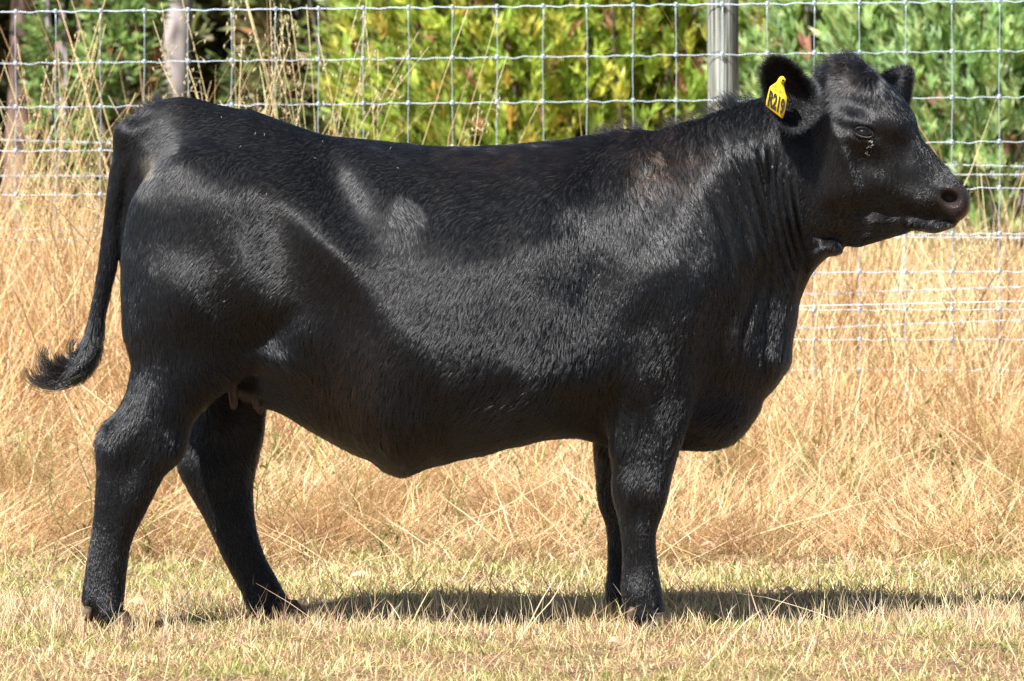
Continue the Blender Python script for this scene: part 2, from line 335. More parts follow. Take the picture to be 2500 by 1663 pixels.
def samp(A, x, z):
    fx = np.clip((x - X2[0]) / H2, 0, len(X2) - 2); fz = np.clip((z - Z2[0]) / H2, 0, len(Z2) - 2)
    i = np.minimum(fx.astype(int), len(X2) - 2); j = np.minimum(fz.astype(int), len(Z2) - 2); fx = fx - i; fz = fz - j
    return A[i, j] * (1 - fx) * (1 - fz) + A[i + 1, j] * fx * (1 - fz) + A[i, j + 1] * (1 - fx) * fz + A[i + 1, j + 1] * fx * fz

gX, gZ = np.meshgrid(gxs, gzs, indexing='ij')
D = np.full((len(gxs), len(gys), len(gzs)), -0.2, np.float32)
for p in parts:
    ax, az = np.gradient(p.A, H2)
    bx = p.box; i0, i1 = np.searchsorted(gxs, bx[0]), np.searchsorted(gxs, bx[1]); k0, k1 = np.searchsorted(gzs, bx[2]), np.searchsorted(gzs, bx[3])
    x, z = gX[i0:i1, k0:k1], gZ[i0:i1, k0:k1]
    A = samp(p.A, x, z).astype(np.float32)[:, None, :]; g2 = (samp(ax, x, z) ** 2 + samp(az, x, z) ** 2).astype(np.float32)[:, None, :]
    dy = gys.astype(np.float32)[None, :, None] - samp(p.yc, x, z).astype(np.float32)[:, None, :]
    G = A - dy * dy; g = np.sqrt(g2 + 4 * dy * dy + 1e-8)
    d = 2 * G / (np.sqrt(g * g + 4 * np.maximum(G, 0)) + g)
    a = D[i0:i1, :, k0:k1]; h = np.clip(0.5 + 0.5 * (d - a) / p.k, 0, 1)
    D[i0:i1, :, k0:k1] = a + (d - a) * h + p.k * h * (1 - h)
D += samp(BB, gX, gZ).astype(np.float32)[:, None, :] * (0.55 + 0.45 * np.clip((np.abs(gys) - 0.03) / 0.08, 0, 1)).astype(np.float32)[None, :, None]
ych = samp(parts[1].yc, gX, gZ)
D -= (samp(SOCK, gX, gZ)[:, None, :] * np.clip((np.abs(gys[None, :, None] - ych[:, None, :]) - 0.028) / 0.02, 0, 1) * (gX > 1.9)[:, None, :]).astype(np.float32)

def surface_nets(D, xs, ys, zs):
    S = D > 0
    c = sum(S[i:S.shape[0] - 1 + i, j:S.shape[1] - 1 + j, k:S.shape[2] - 1 + k].astype(np.int8) for i in (0, 1) for j in (0, 1) for k in (0, 1))
    ci, cj, ck = np.where((c > 0) & (c < 8)); n = len(ci)
    idx = np.full(c.shape, -1, np.int32); idx[ci, cj, ck] = np.arange(n)
    val = {(i, j, k): D[ci + i, cj + j, ck + k].astype(float) for i in (0, 1) for j in (0, 1) for k in (0, 1)}
    acc = np.zeros((n, 3)); cnt = np.zeros(n)
    for a in val:
        for ax in range(3):
            if a[ax] == 1: continue
            b = list(a); b[ax] = 1; b = tuple(b)
            m = (val[a] > 0) != (val[b] > 0); t = np.where(m, val[a] / np.where(m, val[a] - val[b], 1), 0)
            pos = np.tile(np.array(a, float), (n, 1)); pos[:, ax] = t
            acc += pos * m[:, None]; cnt += m
    f = acc / cnt[:, None]
    V = np.stack([ax_[c_] + f[:, q] * (ax_[c_ + 1] - ax_[c_]) for q, (ax_, c_) in enumerate(((xs, ci), (ys, cj), (zs, ck)))], 1)
    Fs = []
    for ax in range(3):
        sl0 = [slice(1, -1)] * 3; sl1 = [slice(1, -1)] * 3; sl0[ax] = slice(0, -1); sl1[ax] = slice(1, None)
        A, B = S[tuple(sl0)], S[tuple(sl1)]
        e = np.array(np.where(A != B)).T; off = np.ones(3, int); off[ax] = 0; e = e + off
        u, v = [q for q in range(3) if q != ax]
        def cell(du, dv):
            q = e.copy(); q[:, u] -= du; q[:, v] -= dv; return idx[q[:, 0], q[:, 1], q[:, 2]]
        quad = np.stack([cell(1, 1), cell(0, 1), cell(0, 0), cell(1, 0)], 1)
        fl = A[tuple((e - off).T)]
        if ax == 1: fl = ~fl
        quad[~fl] = quad[~fl][:, ::-1]
        Fs.append(quad)
    return V, np.concatenate(Fs)

def relax(V, F, it=2, lam=0.5):
    E = np.concatenate([F[:, [0, 1]], F[:, [1, 2]], F[:, [2, 3]], F[:, [3, 0]]]); E = np.concatenate([E, E[:, ::-1]])
    cnt = np.bincount(E[:, 0], minlength=len(V)).astype(float)
    for q in range(it):
        for l in (lam, -lam * 1.04):
            s = np.stack([np.bincount(E[:, 0], V[E[:, 1], a], len(V)) for a in range(3)], 1) / cnt[:, None]
            V = V + l * (s - V)
    return V

def vnormals(V, F):
    fn = np.cross(V[F[:, 2]] - V[F[:, 0]], V[F[:, 3 if F.shape[1] == 4 else 1]] - V[F[:, 1 if F.shape[1] == 4 else 0]])
    if F.shape[1] == 3: fn = np.cross(V[F[:, 1]] - V[F[:, 0]], V[F[:, 2]] - V[F[:, 0]])
    N = np.zeros_like(V)
    for a in range(3):
        for q in range(F.shape[1]): N[:, a] += np.bincount(F[:, q], fn[:, a], len(V))
    return N / (np.linalg.norm(N, axis=1)[:, None] + 1e-12)

BV, BF = surface_nets(D, gxs, gys, gzs); del D
BV = relax(BV, BF, 4)
BN = vnormals(BV, BF)
if (BN * (BV - BV.mean(0))).sum(1).mean() < 0: BF = BF[:, ::-1]; BN = -BN

# ears: cupped leaves grown from an outline, near one open towards the viewer
def ear(outline, axis, depth_at, cup, thick, base_n):
    """outline: px loop starting at the base; returns V, F of a cupped closed shell and its normals"""
    loop = spline([q for q in outline], 6); n = len(loop); c = np.array(axis)
    m = 9; V = []
    for side in (0, 1):
        for i in range(m + 1):
            t = i / m
            ring = c + (loop - c) * t
            y = depth_at(ring[:, 0], ring[:, 1]) + cup * (1 - t * t) - (0 if side else thick * (1 - t ** 6) * -1)
            V.append(np.stack([P(a, b, yy) for (a, b), yy in zip(ring, y)]))
    V = np.concatenate(V); F = []
    for side in (0, 1):
        o = side * (m + 1) * n
        for i in range(m):
            j = np.arange(n); j2 = (j + 1) % n
            q = np.stack([o + i * n + j, o + i * n + j2, o + (i + 1) * n + j2, o + (i + 1) * n + j], 1)
            F.append(q if side else q[:, ::-1])
    return V, np.concatenate(F)

near_out = [(1992,262),(1978,222),(1962,196),(1944,172),(1922,153),(1900,147),(1882,153),(1869,170),(1866,195),(1872,222),(1880,248),(1895,275),(1912,298),(1935,310),(1958,302),(1978,284)]
EV, EF = ear(near_out, (1925, 225), lambda x, y: -0.175 + 0.55 * np.maximum(0, (x - 1925)) / 1000 * 1.0 + 0.10 * np.maximum(0, 1890 - x) / 1000 - 0.08 * np.maximum(0, y - 230) / 1000, 0.036, 0.009, None)
far_out = [(2140,215),(2150,192),(2165,182),(2183,174),(2203,168),(2219,171),(2224,185),(2222,203),(2220,225),(2214,250),(2200,250),(2175,240)]
FV, FF = ear(far_out, (2192, 208), lambda x, y: 0.115 + 0.5 * (x - 2170) / 1000, -0.02, 0.009, None)
nb = len(BV)
ALLV = np.concatenate([BV, EV, FV]); ALLF = np.concatenate([BF, EF + nb, FF + nb + len(EV)])
EN = vnormals(EV, EF); FN = vnormals(FV, FF)
ALLN = np.concatenate([BN, EN, FN])

# ---- materials of the animal
def hide_mat():
    m = mat_new('black_hide', (0.008, 0.0075, 0.0075), 0.55, 0.12); n = m.node_tree; b = n.nodes['Principled BSDF']
    at = n.nodes.new('ShaderNodeAttribute'); at.attribute_name = 'tint'
    at2 = n.nodes.new('ShaderNodeAttribute'); at2.attribute_name = 'wet'
    n.links.new(at.outputs['Color'], b.inputs['Base Color'])
    mr = n.nodes.new('ShaderNodeMapRange'); mr.inputs['To Min'].default_value = 0.6; mr.inputs['To Max'].default_value = 0.28
    n.links.new(at2.outputs['Fac'], mr.inputs['Value']); n.links.new(mr.outputs[0], b.inputs['Roughness'])
    tc = n.nodes.new('ShaderNodeTexCoord'); vo = n.nodes.new('ShaderNodeTexVoronoi'); vo.inputs['Scale'].default_value = 260
    bp = n.nodes.new('ShaderNodeBump'); bp.inputs['Distance'].default_value = 0.0012
    n.links.new(tc.outputs['Object'], vo.inputs['Vector']); n.links.new(vo.outputs['Distance'], bp.inputs['Height'])
    n.links.new(at2.outputs['Fac'], bp.inputs['Strength']); n.links.new(bp.outputs[0], b.inputs['Normal'])
    return m

def hair_mat():
    m = bpy.data.materials.new('black_coat_hair'); m.use_nodes = True; n = m.node_tree; n.nodes.clear()
    at = n.nodes.new('ShaderNodeAttribute'); at.attribute_name = 'tint'
    h = n.nodes.new('ShaderNodeBsdfHairPrincipled'); h.parametrization = 'COLOR'
    h.inputs['Roughness'].default_value = 0.185; h.inputs['IOR'].default_value = 1.46; h.inputs['Radial Roughness'].default_value = 0.35
    h.inputs['Coat'].default_value = 0.0; h.inputs['Random Roughness'].default_value = 0.3
    o = n.nodes.new('ShaderNodeOutputMaterial')
    n.links.new(at.outputs['Color'], h.inputs['Color']); n.links.new(h.outputs[0], o.inputs[0])
    return m
m_hide = hide_mat(); m_hair = hair_mat()

def gpx(p, px, py, r):
    q = P(px, py, -0.12); return np.exp(-0.5 * ((p[:, 0] - q[0]) ** 2 + (p[:, 2] - q[2]) ** 2) / (r / 1000) ** 2)

def coat_tint(p):
    """brown sun-faded patches and dried mud as the coat really has them"""
    c = np.tile(np.array([0.0075, 0.008, 0.009]), (len(p), 1))
    br = 0.9 * gpx(p, 1630, 375, 60) + 0.8 * gpx(p, 1560, 370, 50) + 0.6 * gpx(p, 1380, 375, 45) + 0.7 * gpx(p, 1240, 385, 40) + 0.6 * gpx(p, 1100, 378, 40) + 0.5 * gpx(p, 880, 880, 70) + 0.5 * gpx(p, 860, 960, 50) + 0.4 * gpx(p, 2160, 320, 26) + 0.5 * gpx(p, 1755, 950, 60) + 0.4 * gpx(p, 1770, 760, 60) + 0.4 * gpx(p, 2080, 180, 30) + 0.4 * gpx(p, 2050, 530, 40)
    br = np.clip(br * (0.7 + 0.5 * wobble(p, 0.05, 3)), 0, 1)[:, None]
    c = c * (1 - br) + np.array([0.026, 0.017, 0.013]) * br
    mud = np.clip(1.3 * gpx(p, 362, 395, 17) + 1.2 * gpx(p, 368, 425, 12) + 0.5 * gpx(p, 250, 1150, 10) + 0.5 * gpx(p, 1575, 1197, 14) - 0.35 + 0.35 * wobble(p, 0.012, 5), 0, 0.6)[:, None]
    return c * (1 - mud) + np.array([0.22, 0.16, 0.09]) * mud

tint = np.tile(np.array([0.010, 0.0095, 0.0095]), (len(ALLV), 1)); wet = np.zeros(len(ALLV))
def nose_mask(p):
    q1 = P(2352, 505, -0.12); q2 = P(2325, 488, -0.12)
    d = np.minimum(np.hypot((p[:, 0] - q1[0]) / 1.0, (p[:, 2] - q1[2]) / 1.5), np.hypot((p[:, 0] - q2[0]) / 1.1, (p[:, 2] - q2[2]) / 1.0))
    return smooth01((0.040 - d) / 0.012)
nm = nose_mask(ALLV)
tint = tint * (1 - nm[:, None]) + np.array([0.030, 0.0225, 0.0205]) * nm[:, None]
tint[nb:] = 0.004
lip = smooth01((ALLV[:, 0] - P(2325, 0)[0]) / .012) * smooth01((P(0, 500)[2] - ALLV[:, 2]) / .02)
tint = tint * (1 - 0.8 * lip[:, None]) + np.array([0.06, 0.04, 0.027]) * 0.8 * lip[:, None]
wet = nm
cow = empty('cow', (1.0, 0, 0))
tag(cow, 'black polled heifer standing side on in the dry paddock, yellow tag in its ear', 'cow')
body = mesh('body', ALLV, ALLF, m_hide, cow, tint, smooth=True)
a = body.data.attributes.new('wet', 'FLOAT', 'POINT'); a.data.foreach_set('value', wet.astype(np.float32))

# ---- hair, laid strand by strand
def strands(name, root, dirs, normals, length, lift, rad, mat, parent, tints, k=4, curl=0.0, seed=1, droop=0.0, clump=None):
    n = len(root); t = np.linspace(0, 1, k)
    L = np.broadcast_to(np.asarray(length, float), (n,)); lf = np.broadcast_to(np.asarray(lift, float), (n,))
    r = np.random.default_rng(seed)
    out = np.zeros((n, k, 3)); out[:, 0] = root; side = np.cross(dirs, normals); ph = r.uniform(0, 6.28, n)
    for i in range(1, k):
        a = lf * (1 - 0.75 * t[i])                       # stands up at the root, lies down at the tip
        d = dirs * np.cos(a)[:, None] + normals * np.sin(a)[:, None]
        if curl: d = d + curl * (side * np.sin(ph + 5 * t[i])[:, None] + normals * np.cos(ph * 1.7 + 6 * t[i])[:, None])
        if droop: d[:, 2] -= droop * t[i]
        d /= np.linalg.norm(d, axis=1)[:, None]
        out[:, i] = out[:, i - 1] + d * (L / (k - 1))[:, None]
    if clump is not None:                                # strands gather into small locks
        gi, own, amt = clump; G = out[own]               # guide strand of every lock
        for i in range(1, k): out[:, i] += (G[gi][:, i] - out[:, i]) * (amt * t[i] ** 1.3)[:, None] if np.ndim(amt) else (G[gi][:, i] - out[:, i]) * amt * t[i] ** 1.3
    hc = bpy.data.hair_curves.new(name); hc.add_curves([k] * n)
    off = np.array(parent.location, float) if parent else 0
    hc.position_data.foreach_set('vector', (out - off).astype(np.float32).ravel())
    ra = hc.attributes.new('radius', 'FLOAT', 'POINT')
    rr_ = (np.broadcast_to(np.asarray(rad, float), (n,))[:, None] * np.interp(t, [0, .3, 1], [1, .9, .15])[None]).astype(np.float32)
    ra.data.foreach_set('value', rr_.ravel())
    ta = hc.attributes.new('tint', 'FLOAT_COLOR', 'CURVE'); c = np.ones((n, 4), np.float32); c[:, :3] = tints; ta.data.foreach_set('color', c.ravel())
    hc.materials.append(mat)
    o = bpy.data.objects.new(name, hc); COL.objects.link(o); o.parent = parent
    return o

def scatter(V, F, N, n, dens, seed=2):
    T = np.concatenate([F[:, [0, 1, 2]], F[:, [0, 2, 3]]]); A, B, C = V[T[:, 0]], V[T[:, 1]], V[T[:, 2]]
    ar = 0.5 * np.linalg.norm(np.cross(B - A, C - A), axis=1); cen = (A + B + C) / 3; nn = N[T].mean(1)
    wgt = ar * dens(cen, nn); r = np.random.default_rng(seed)
    pick = r.choice(len(T), n, p=wgt / wgt.sum()); u = r.random(n); v = r.random(n); m = u + v > 1; u[m] = 1 - u[m]; v[m] = 1 - v[m]
    q = T[pick]; bc = np.stack([1 - u - v, u, v], 1)[:, :, None]
    nr = (N[q] * bc).sum(1); nr /= np.linalg.norm(nr, axis=1)[:, None]
    return (V[q] * bc).sum(1), nr

flow = [(330,320,-.6,-.6),(350,420,-.3,-1),(320,650,-.1,-1),(450,300,-.9,-.5),(450,450,-.2,-1),(560,480,-.35,-1),(620,300,-.9,-.4),(700,420,-.9,-.6),(700,650,-.7,-.7),(560,680,-.6,-.8),(450,850,.1,-1),(650,880,.6,-.8),(600,960,.9,-.5),
 (840,420,-.4,-.9),(900,480,-.3,-1),(950,380,-1,-.2),(1000,520,.3,-.8),(1050,450,-.9,-.4),(850,650,-.7,-.7),(900,800,-.5,-.9),(1000,750,-.5,-.9),(880,960,-.2,-1),(980,1080,.1,-1),(1150,370,-1,-.3),(1150,480,-.9,-.6),(1100,650,-.4,-1),(1200,900,-.5,-.9),(1250,1050,-.9,-.5),
 (1350,600,-.3,-1),(1350,370,-.9,-.5),(1500,350,-.6,-.8),(1500,450,-.15,-1),(1500,600,-.15,-1),(1600,500,.15,-1),(1650,650,.1,-1),(1600,370,-.1,-1),(1750,320,.15,-1),(1800,450,.3,-1),(1850,600,.2,-1),(1900,450,.1,-1),(1900,300,-.1,-1),(1550,800,-.3,-1),(1450,850,-.3,-1),(1600,930,-.5,-.8),(1500,1000,.2,-1),
 (1560,1100,-.3,-1),(1560,1300,0,-1),(1580,1450,.1,-1),(1800,900,-.2,-1),(1750,1050,-.8,-.5),(1900,850,-.3,-1),(280,1100,-.2,-1),(380,1080,-.3,-1),(270,1350,0,-1),(550,1250,.3,-1),(640,1430,.4,-1),
 (2000,400,-.3,-.9),(2020,520,-.3,-.8),(1980,250,-.8,-.6),(2060,170,-.6,.1),(2100,240,-.2,-1),(2160,260,.4,-.9),(2180,360,-.1,-1),(2120,440,-.4,-.9),(2220,400,.1,-1),(2230,480,-.6,-.6),(2280,420,.3,-.8),(2280,540,-.3,-.9),(2150,560,-.9,-.3),(2040,320,-.5,-.9)]
def hair_dir(p, nrm, jit, seed):
    d2 = fmap(flow, p[:, 0], p[:, 2], -0.12, 0.06)
    d = np.stack([d2[:, 0], np.zeros(len(p)), d2[:, 1]], 1); d /= np.linalg.norm(d, axis=1)[:, None] + 1e-9
    d[:, 1] += 0.15 * wobble(p, 0.05, seed)
    sd = np.stack([-d[:, 2], 0 * d[:, 0], d[:, 0]], 1)
    lo = (p[:, 2] < 0.75) * 0.12 + 0.13
    d = d + sd * (.55 * lo * wobble(p * np.array([1.0, 1, .45]), 0.018, seed + 1) + 0.12 * wobble(p, 0.12, seed + 2))[:, None] + np.random.default_rng(seed).normal(size=d.shape) * jit
    d -= nrm * (d * nrm).sum(1)[:, None]
    return d / (np.linalg.norm(d, axis=1)[:, None] + 1e-9)

NHAIR = 430000
def dens(c, n):
    f = np.where(n[:, 1] > 0.35, 0.28, 1.0)
    f = f * np.where(c[:, 0] > 1.95, 1.7, 1.0)
    f = f * (1 - nose_mask(c)) * (np.hypot((c[:, 0] - EYE[0]) / 1.7, c[:, 2] - EYE[2]) > 0.0095)
    f = f * (np.hypot(c[:, 0] - NOS[0], c[:, 2] - NOS[2]) > 0.017)
    return f * (c[:, 2] > 0.035)
root, nr = scatter(BV, BF, BN, NHAIR, dens)
hd = hair_dir(root, nr, 0.055, 11)
ln = fmap([(600,400,.015),(450,700,.014),(900,600,.014),(1250,700,.017),(1200,980,.026),(900,1080,.026),(700,950,.024),(1450,1000,.024),(1300,350,.022),(1600,330,.022),(1780,270,.024),(1850,500,.013),(1700,600,.016),(1600,950,.016),(1570,1300,.010),(270,1300,.010),(640,1400,.010),(2000,450,.008),(2150,350,.005),(2280,480,.005),(2150,480,.005),(2220,420,.005),(2060,160,.020),(2100,210,.018),(2260,560,.016),(1900,900,.022),(320,330,.014),(290,450,.016),(250,700,.020),(210,880,.03)], root[:, 0], root[:, 2], -0.1, 0.06)
r_ = np.random.default_rng(5)
from mathutils.kdtree import KDTree
own = np.sort(r_.choice(len(root), 80000, replace=False)); kd = KDTree(len(own))
for i_, q_ in enumerate(root[own].tolist()): kd.insert(q_, i_)
kd.balance(); gi = np.array([kd.find(q_)[1] for q_ in (root + hd * r_.uniform(-.004, .004, (len(root), 1))).tolist()])
hd[own] += np.cross(hd[own], nr[own]) * r_.normal(0, .045, (len(own), 1)); hd[own] /= np.linalg.norm(hd[own], axis=1)[:, None]
lock_lift = r_.normal(0, .022, len(own))
ln = ln * r_.uniform(0.6, 1.25, len(ln)); 
low_ = smooth01((.98 - root[:, 2]) / .40) * (root[:, 0] < 1.98)
lift = lock_lift[gi] + .26 * low_ + .06 * (root[:, 2] < .5) + np.where(ln > 0.02, 0.30, 0.17) + 0.04 * wobble(root, 0.03, 21) + r_.normal(0, 0.03, len(ln))
tn = coat_tint(root) * r_.uniform(0.6, 1.5, len(ln))[:, None]
strands('coat', root, hd, nr, ln, np.clip(lift, 0.05, 1), 0.00032 + 0.00012 * r_.random(len(ln)), m_hair, cow, tn, 4, clump=(gi, own, 0.5))

# longer hair: topline crest, poll tuft, tail head, ears, tail switch, chin whiskers
def tuft(name, base, dirv, n, spread, L, rad, seed, jit=0.3, curl=0.15, k=6, droop=0.0, nrmv=(0, 0, 1)):
    r = np.random.default_rng(seed); q = r.integers(0, len(base), n)
    p = np.asarray(base)[q] + r.normal(size=(n, 3)) * spread
    d = np.asarray(dirv)[q] + r.normal(size=(n, 3)) * jit; d /= np.linalg.norm(d, axis=1)[:, None]
    nv = np.cross(d, np.cross(np.tile(np.array(nrmv, float), (n, 1)), d)); nv /= np.linalg.norm(nv, axis=1)[:, None] + 1e-9
    return p, d, nv, L * r.uniform(0.5, 1.15, n)
def put(name, p, d, nv, L, rad, seed, curl, k, droop, lift=0.2):
    r = np.random.default_rng(seed)
    return strands(name, p, d, nv, L, lift, rad, m_hair, cow, coat_tint(p) * r.uniform(.6, 1.4, len(p))[:, None], k, curl, seed, droop)

# poll tuft
b = [P(x, y, yy) for x, y in ((2010,178),(2030,160),(2050,148),(2075,147),(2095,156),(2115,176),(2060,165),(2040,175),(2090,178)) for yy in (-0.04, -0.01, 0.02, -0.07)]
dd = [(-0.9, -0.2, 0.15)] * 12 + [(-.6, -.1, .35)] * 8 + [(.6, -.2, -.25)] * 8 + [(-.8, -.3, -.3)] * 8
p, d, nv, L = tuft('', b, dd, 3000, 0.009, 0.030, 0, 31, 0.30)
put('poll_tuft', p, d, nv, L, 0.00034, 32, 0.30, 6, 0.25)
# crest along the neck, tail head
b = [P(x, y, yy) for x, y in [(1740,280),(1770,266),(1785,258),(1782,262),(1786,258),(1800,255),(1830,248),(1700,294),(1650,308),(1560,318),(1520,320),(1480,326)] for yy in (-0.03, 0, .02)]
dd = [(-.7, 0, .45)] * 3 + [(-.6, 0, .6)] * 3 + [(-.75, 0, .8)] * 9 + [(-.6, 0, .5)] * 6 + [(-.9, 0, .3)] * 15
p, d, nv, L = tuft('', b, dd, 2000, 0.010, 0.030, 0, 41, 0.18)
put('neck_crest', p, d, nv, L, 0.00032, 42, 0.22, 6, 0.1)
b = [P(x, y, yy) for x, y in [(292,318),(300,303),(315,293),(335,277),(352,262),(368,253),(384,246),(386,245)] for yy in (-.02, 0, .02)]
dd = [(-.8, 0, .3)] * 3 + [(-.8, 0, .4)] * 3 + [(-.6, 0, .5)] * 12 + [(-.15, 0, 1)] * 6
p, d, nv, L = tuft('', b, dd, 900, 0.006, 0.018, 0, 43, 0.25)
put('tail_head_hair', p, d, nv, L, 0.00032, 44, 0.2, 5, 0.0)
# ears: fringe round the rim and fur over the shells
for V_, F_, N_, oc, sd_ in ((EV, EF, EN, near_out, 51), (FV, FF, FN, far_out, 61)):
    m9 = 10; n_ = len(spline(oc, 6)); rim = V_[9 * n_:10 * n_]; cen = V_[:n_].mean(0)
    dv = rim - cen; dv /= np.linalg.norm(dv, axis=1)[:, None]
    p, d, nv, L = tuft('', rim, dv, 4200, 0.003, 0.024 if sd_ == 51 else 0.013, 0, sd_, 0.35, nrmv=(0, -1, 0))
    put('ear_fringe', p, d, nv, L, 0.00030, sd_ + 1, 0.2, 5, 0.1)
    rt, nn = scatter(V_, F_, N_, 11000, lambda c, n: np.ones(len(c)), sd_ + 2)
    d = rt - cen; d[:, 2] -= 0.02; d -= nn * (d * nn).sum(1)[:, None]; d /= np.linalg.norm(d, axis=1)[:, None] + 1e-6
    d += np.random.default_rng(3).normal(size=d.shape) * 0.3; d /= np.linalg.norm(d, axis=1)[:, None]
    put('ear_fur', rt, d, nn, np.full(len(rt), 0.011), 0.0003, sd_ + 3, 0.1, 4, 0, 0.5)
# tail switch: long locks sweeping back to the left
r_ = np.random.default_rng(77)
locks = []
for i in range(1300):
    s = r_.random(); c0 = spline([P(243, 845)[[0, 2]], P(234, 872)[[0, 2]], P(215, 900)[[0, 2]], P(185, 925)[[0, 2]]], 8, False)
    a = c0[int(s * (len(c0) - 1))]; locks.append((a[0] + r_.normal(0, .006), -0.012 + r_.normal(0, .009), a[1] + r_.normal(0, .005), s))
locks = np.array(locks); n = len(locks); pts = np.zeros((n, 8, 3)); pts[:, 0] = locks[:, :3]
grp = np.minimum((locks[:, 3] * 9).astype(int) * 3 + r_.integers(0, 3, n), 25); ga = r_.normal(0, 1, (26, 3)); gl = r_.uniform(.7, 1.25, 26)
for i in range(1, 8):
    t = i / 7
    base_ang = R(236) - (1 - locks[:, 3]) * 0.1 - 1.75 * t * (0.55 + 0.6 * locks[:, 3]) + 0.28 * ga[grp, 0] * t + 0.5 * ga[grp, 1] * t * t + 0.03 * r_.normal(0, 1, n) * t
    d = np.stack([np.cos(base_ang), 0.25 * ga[grp, 2] * t, np.sin(base_ang)], 1)
    pts[:, i] = pts[:, i - 1] + d * (0.125 * gl[grp] * r_.uniform(.85, 1.1, n) / 7 * (1.15 - .45 * (1 - locks[:, 3])))[:, None]
hc = bpy.data.hair_curves.new('tail_switch'); hc.add_curves([8] * n)
hc.position_data.foreach_set('vector', (pts - np.array([1.0, 0, 0])).astype(np.float32).ravel())
ra = hc.attributes.new('radius', 'FLOAT', 'POINT'); ra.data.foreach_set('value', np.tile(np.linspace(.0007, .0003, 8), n).astype(np.float32))
ta = hc.attributes.new('tint', 'FLOAT_COLOR', 'CURVE'); cc = np.ones((n, 4), np.float32); cc[:, :3] = 0.011; ta.data.foreach_set('color', cc.ravel())
hc.materials.append(m_hair); o = bpy.data.objects.new('tail_switch', hc); COL.objects.link(o); o.parent = cow
# whiskers under the chin and at the lips
b = [P(x, y, SH * .33 + yy) for x, y in [(2250,560),(2270,566),(2290,567),(2310,560),(2330,550),(2300,545),(2270,548),(2250,540)] for yy in (-.05, -.02, 0.02)]
p, d, nv, L = tuft('', b, [(-.1, -.3, -.9)] * len(b), 170, 0.006, 0.020, 0, 81, 0.35)
w_ = put('whiskers', p, d, nv, L, 0.00022, 82, 0.1, 5, 0, 0.1)

# ---- eyes, lashes, hooves, dewclaws, teats
m_eye = mat_new('eye_dark', (0.004, 0.003, 0.004), 0.05, 0.6)
m_lid = mat_new('lid_rim', (0.006, 0.0055, 0.0055), 0.5, 0.3)
m_hoof = noise_mat('hoof_horn', [(0.3, (0.018, 0.014, 0.011)), (0.65, (0.085, 0.065, 0.048))], 40, (1, 1, 6), 0.7)
m_claw = noise_mat('dewclaw_horn', [(0.35, (0.02, 0.015, 0.012)), (0.7, (0.15, 0.10, 0.06))], 60, rough=0.6)
m_teat = noise_mat('teat_skin', [(0.3, (0.035, 0.022, 0.019)), (0.7, (0.06, 0.038, 0.032))], 50, rough=0.45)
def surf_y(x, z, near=True):
    m = (abs(BV[:, 0] - x) < 0.012) & (abs(BV[:, 2] - z) < 0.012)
    return (BV[m, 1].min() if near else BV[m, 1].max()) if m.any() else 0
for near in (True, False):
    sgn = -1 if near else 1
    ys = surf_y(EYE[0], EYE[2], near)
    m = (abs(BV[:, 0] - EYE[0]) < 0.03) & (abs(BV[:, 2] - EYE[2]) < 0.025) & (BV[:, 1] * sgn - SH * 0 * sgn > 0)
    yr = BV[m, 1].min() if near else BV[m, 1].max()
    g = Bag(); g.ball((EYE[0], yr - sgn * 0.0165, EYE[2] - 0.001), (0.0205, 0.0205, 0.0150), 32); e = g.build('eye', m_eye, cow)
    g = Bag()
    for (dz, top) in ((0.0, 1), (0.0, 0)):
        an = np.linspace(R(8), R(172), 15) if top else np.linspace(R(188), R(352), 15)
        rx, rz = 0.0225, (0.0128 if top else 0.0124)
        c = np.stack([EYE[0] + rx * np.cos(an), np.full(15, yr - sgn * 0.0035) - sgn * 0.004 * np.cos(an) ** 2, EYE[2] - 0.001 + rz * np.sin(an) - 0.16 * rx * np.cos(an)], 1)
        g.tube(c, 0.0024 if top else 0.002, 6)
    g.build('eyelid', m_lid, cow)
    if near:
        an = np.linspace(R(205), R(340), 14); g = Bag()
        g.tube(np.stack([EYE[0] + .0205 * np.cos(an), np.full(14, yr - .0052) + .004 * np.cos(an) ** 2, EYE[2] - .001 + .0100 * np.sin(an) - .0033 * np.cos(an)], 1), .0009, 5)
        g.build('wet_lid_glint', mat_new('wet_lid_glint', (.13, .115, .115), .25, .4), cow)  # pale tube colours in the glint along the wet lower lid
        lp, ld, ll = [], [], []
        for i in range(60):
            t = R(random.uniform(20, 165)); top = i % 4
            lp.append((EYE[0] + 0.0225 * math.cos(t), yr - 0.003, EYE[2] + (0.0125 if top else -0.011) * math.sin(t) - 0.0036 * math.cos(t)))
            ld.append((-0.1 + 0.3 * math.cos(t) + random.uniform(-.08, .08), -0.75, -0.85 if top else -0.7)); ll.append(random.uniform(.014, .024))
        lp, ld = np.array(lp), np.array(ld); ld /= np.linalg.norm(ld, axis=1)[:, None]
        strands('eyelashes', lp, ld, np.tile([0, -1., 0], (60, 1)), np.array(ll), 0.1, 0.00035, m_hair, cow, np.full((60, 3), 0.008), 5)

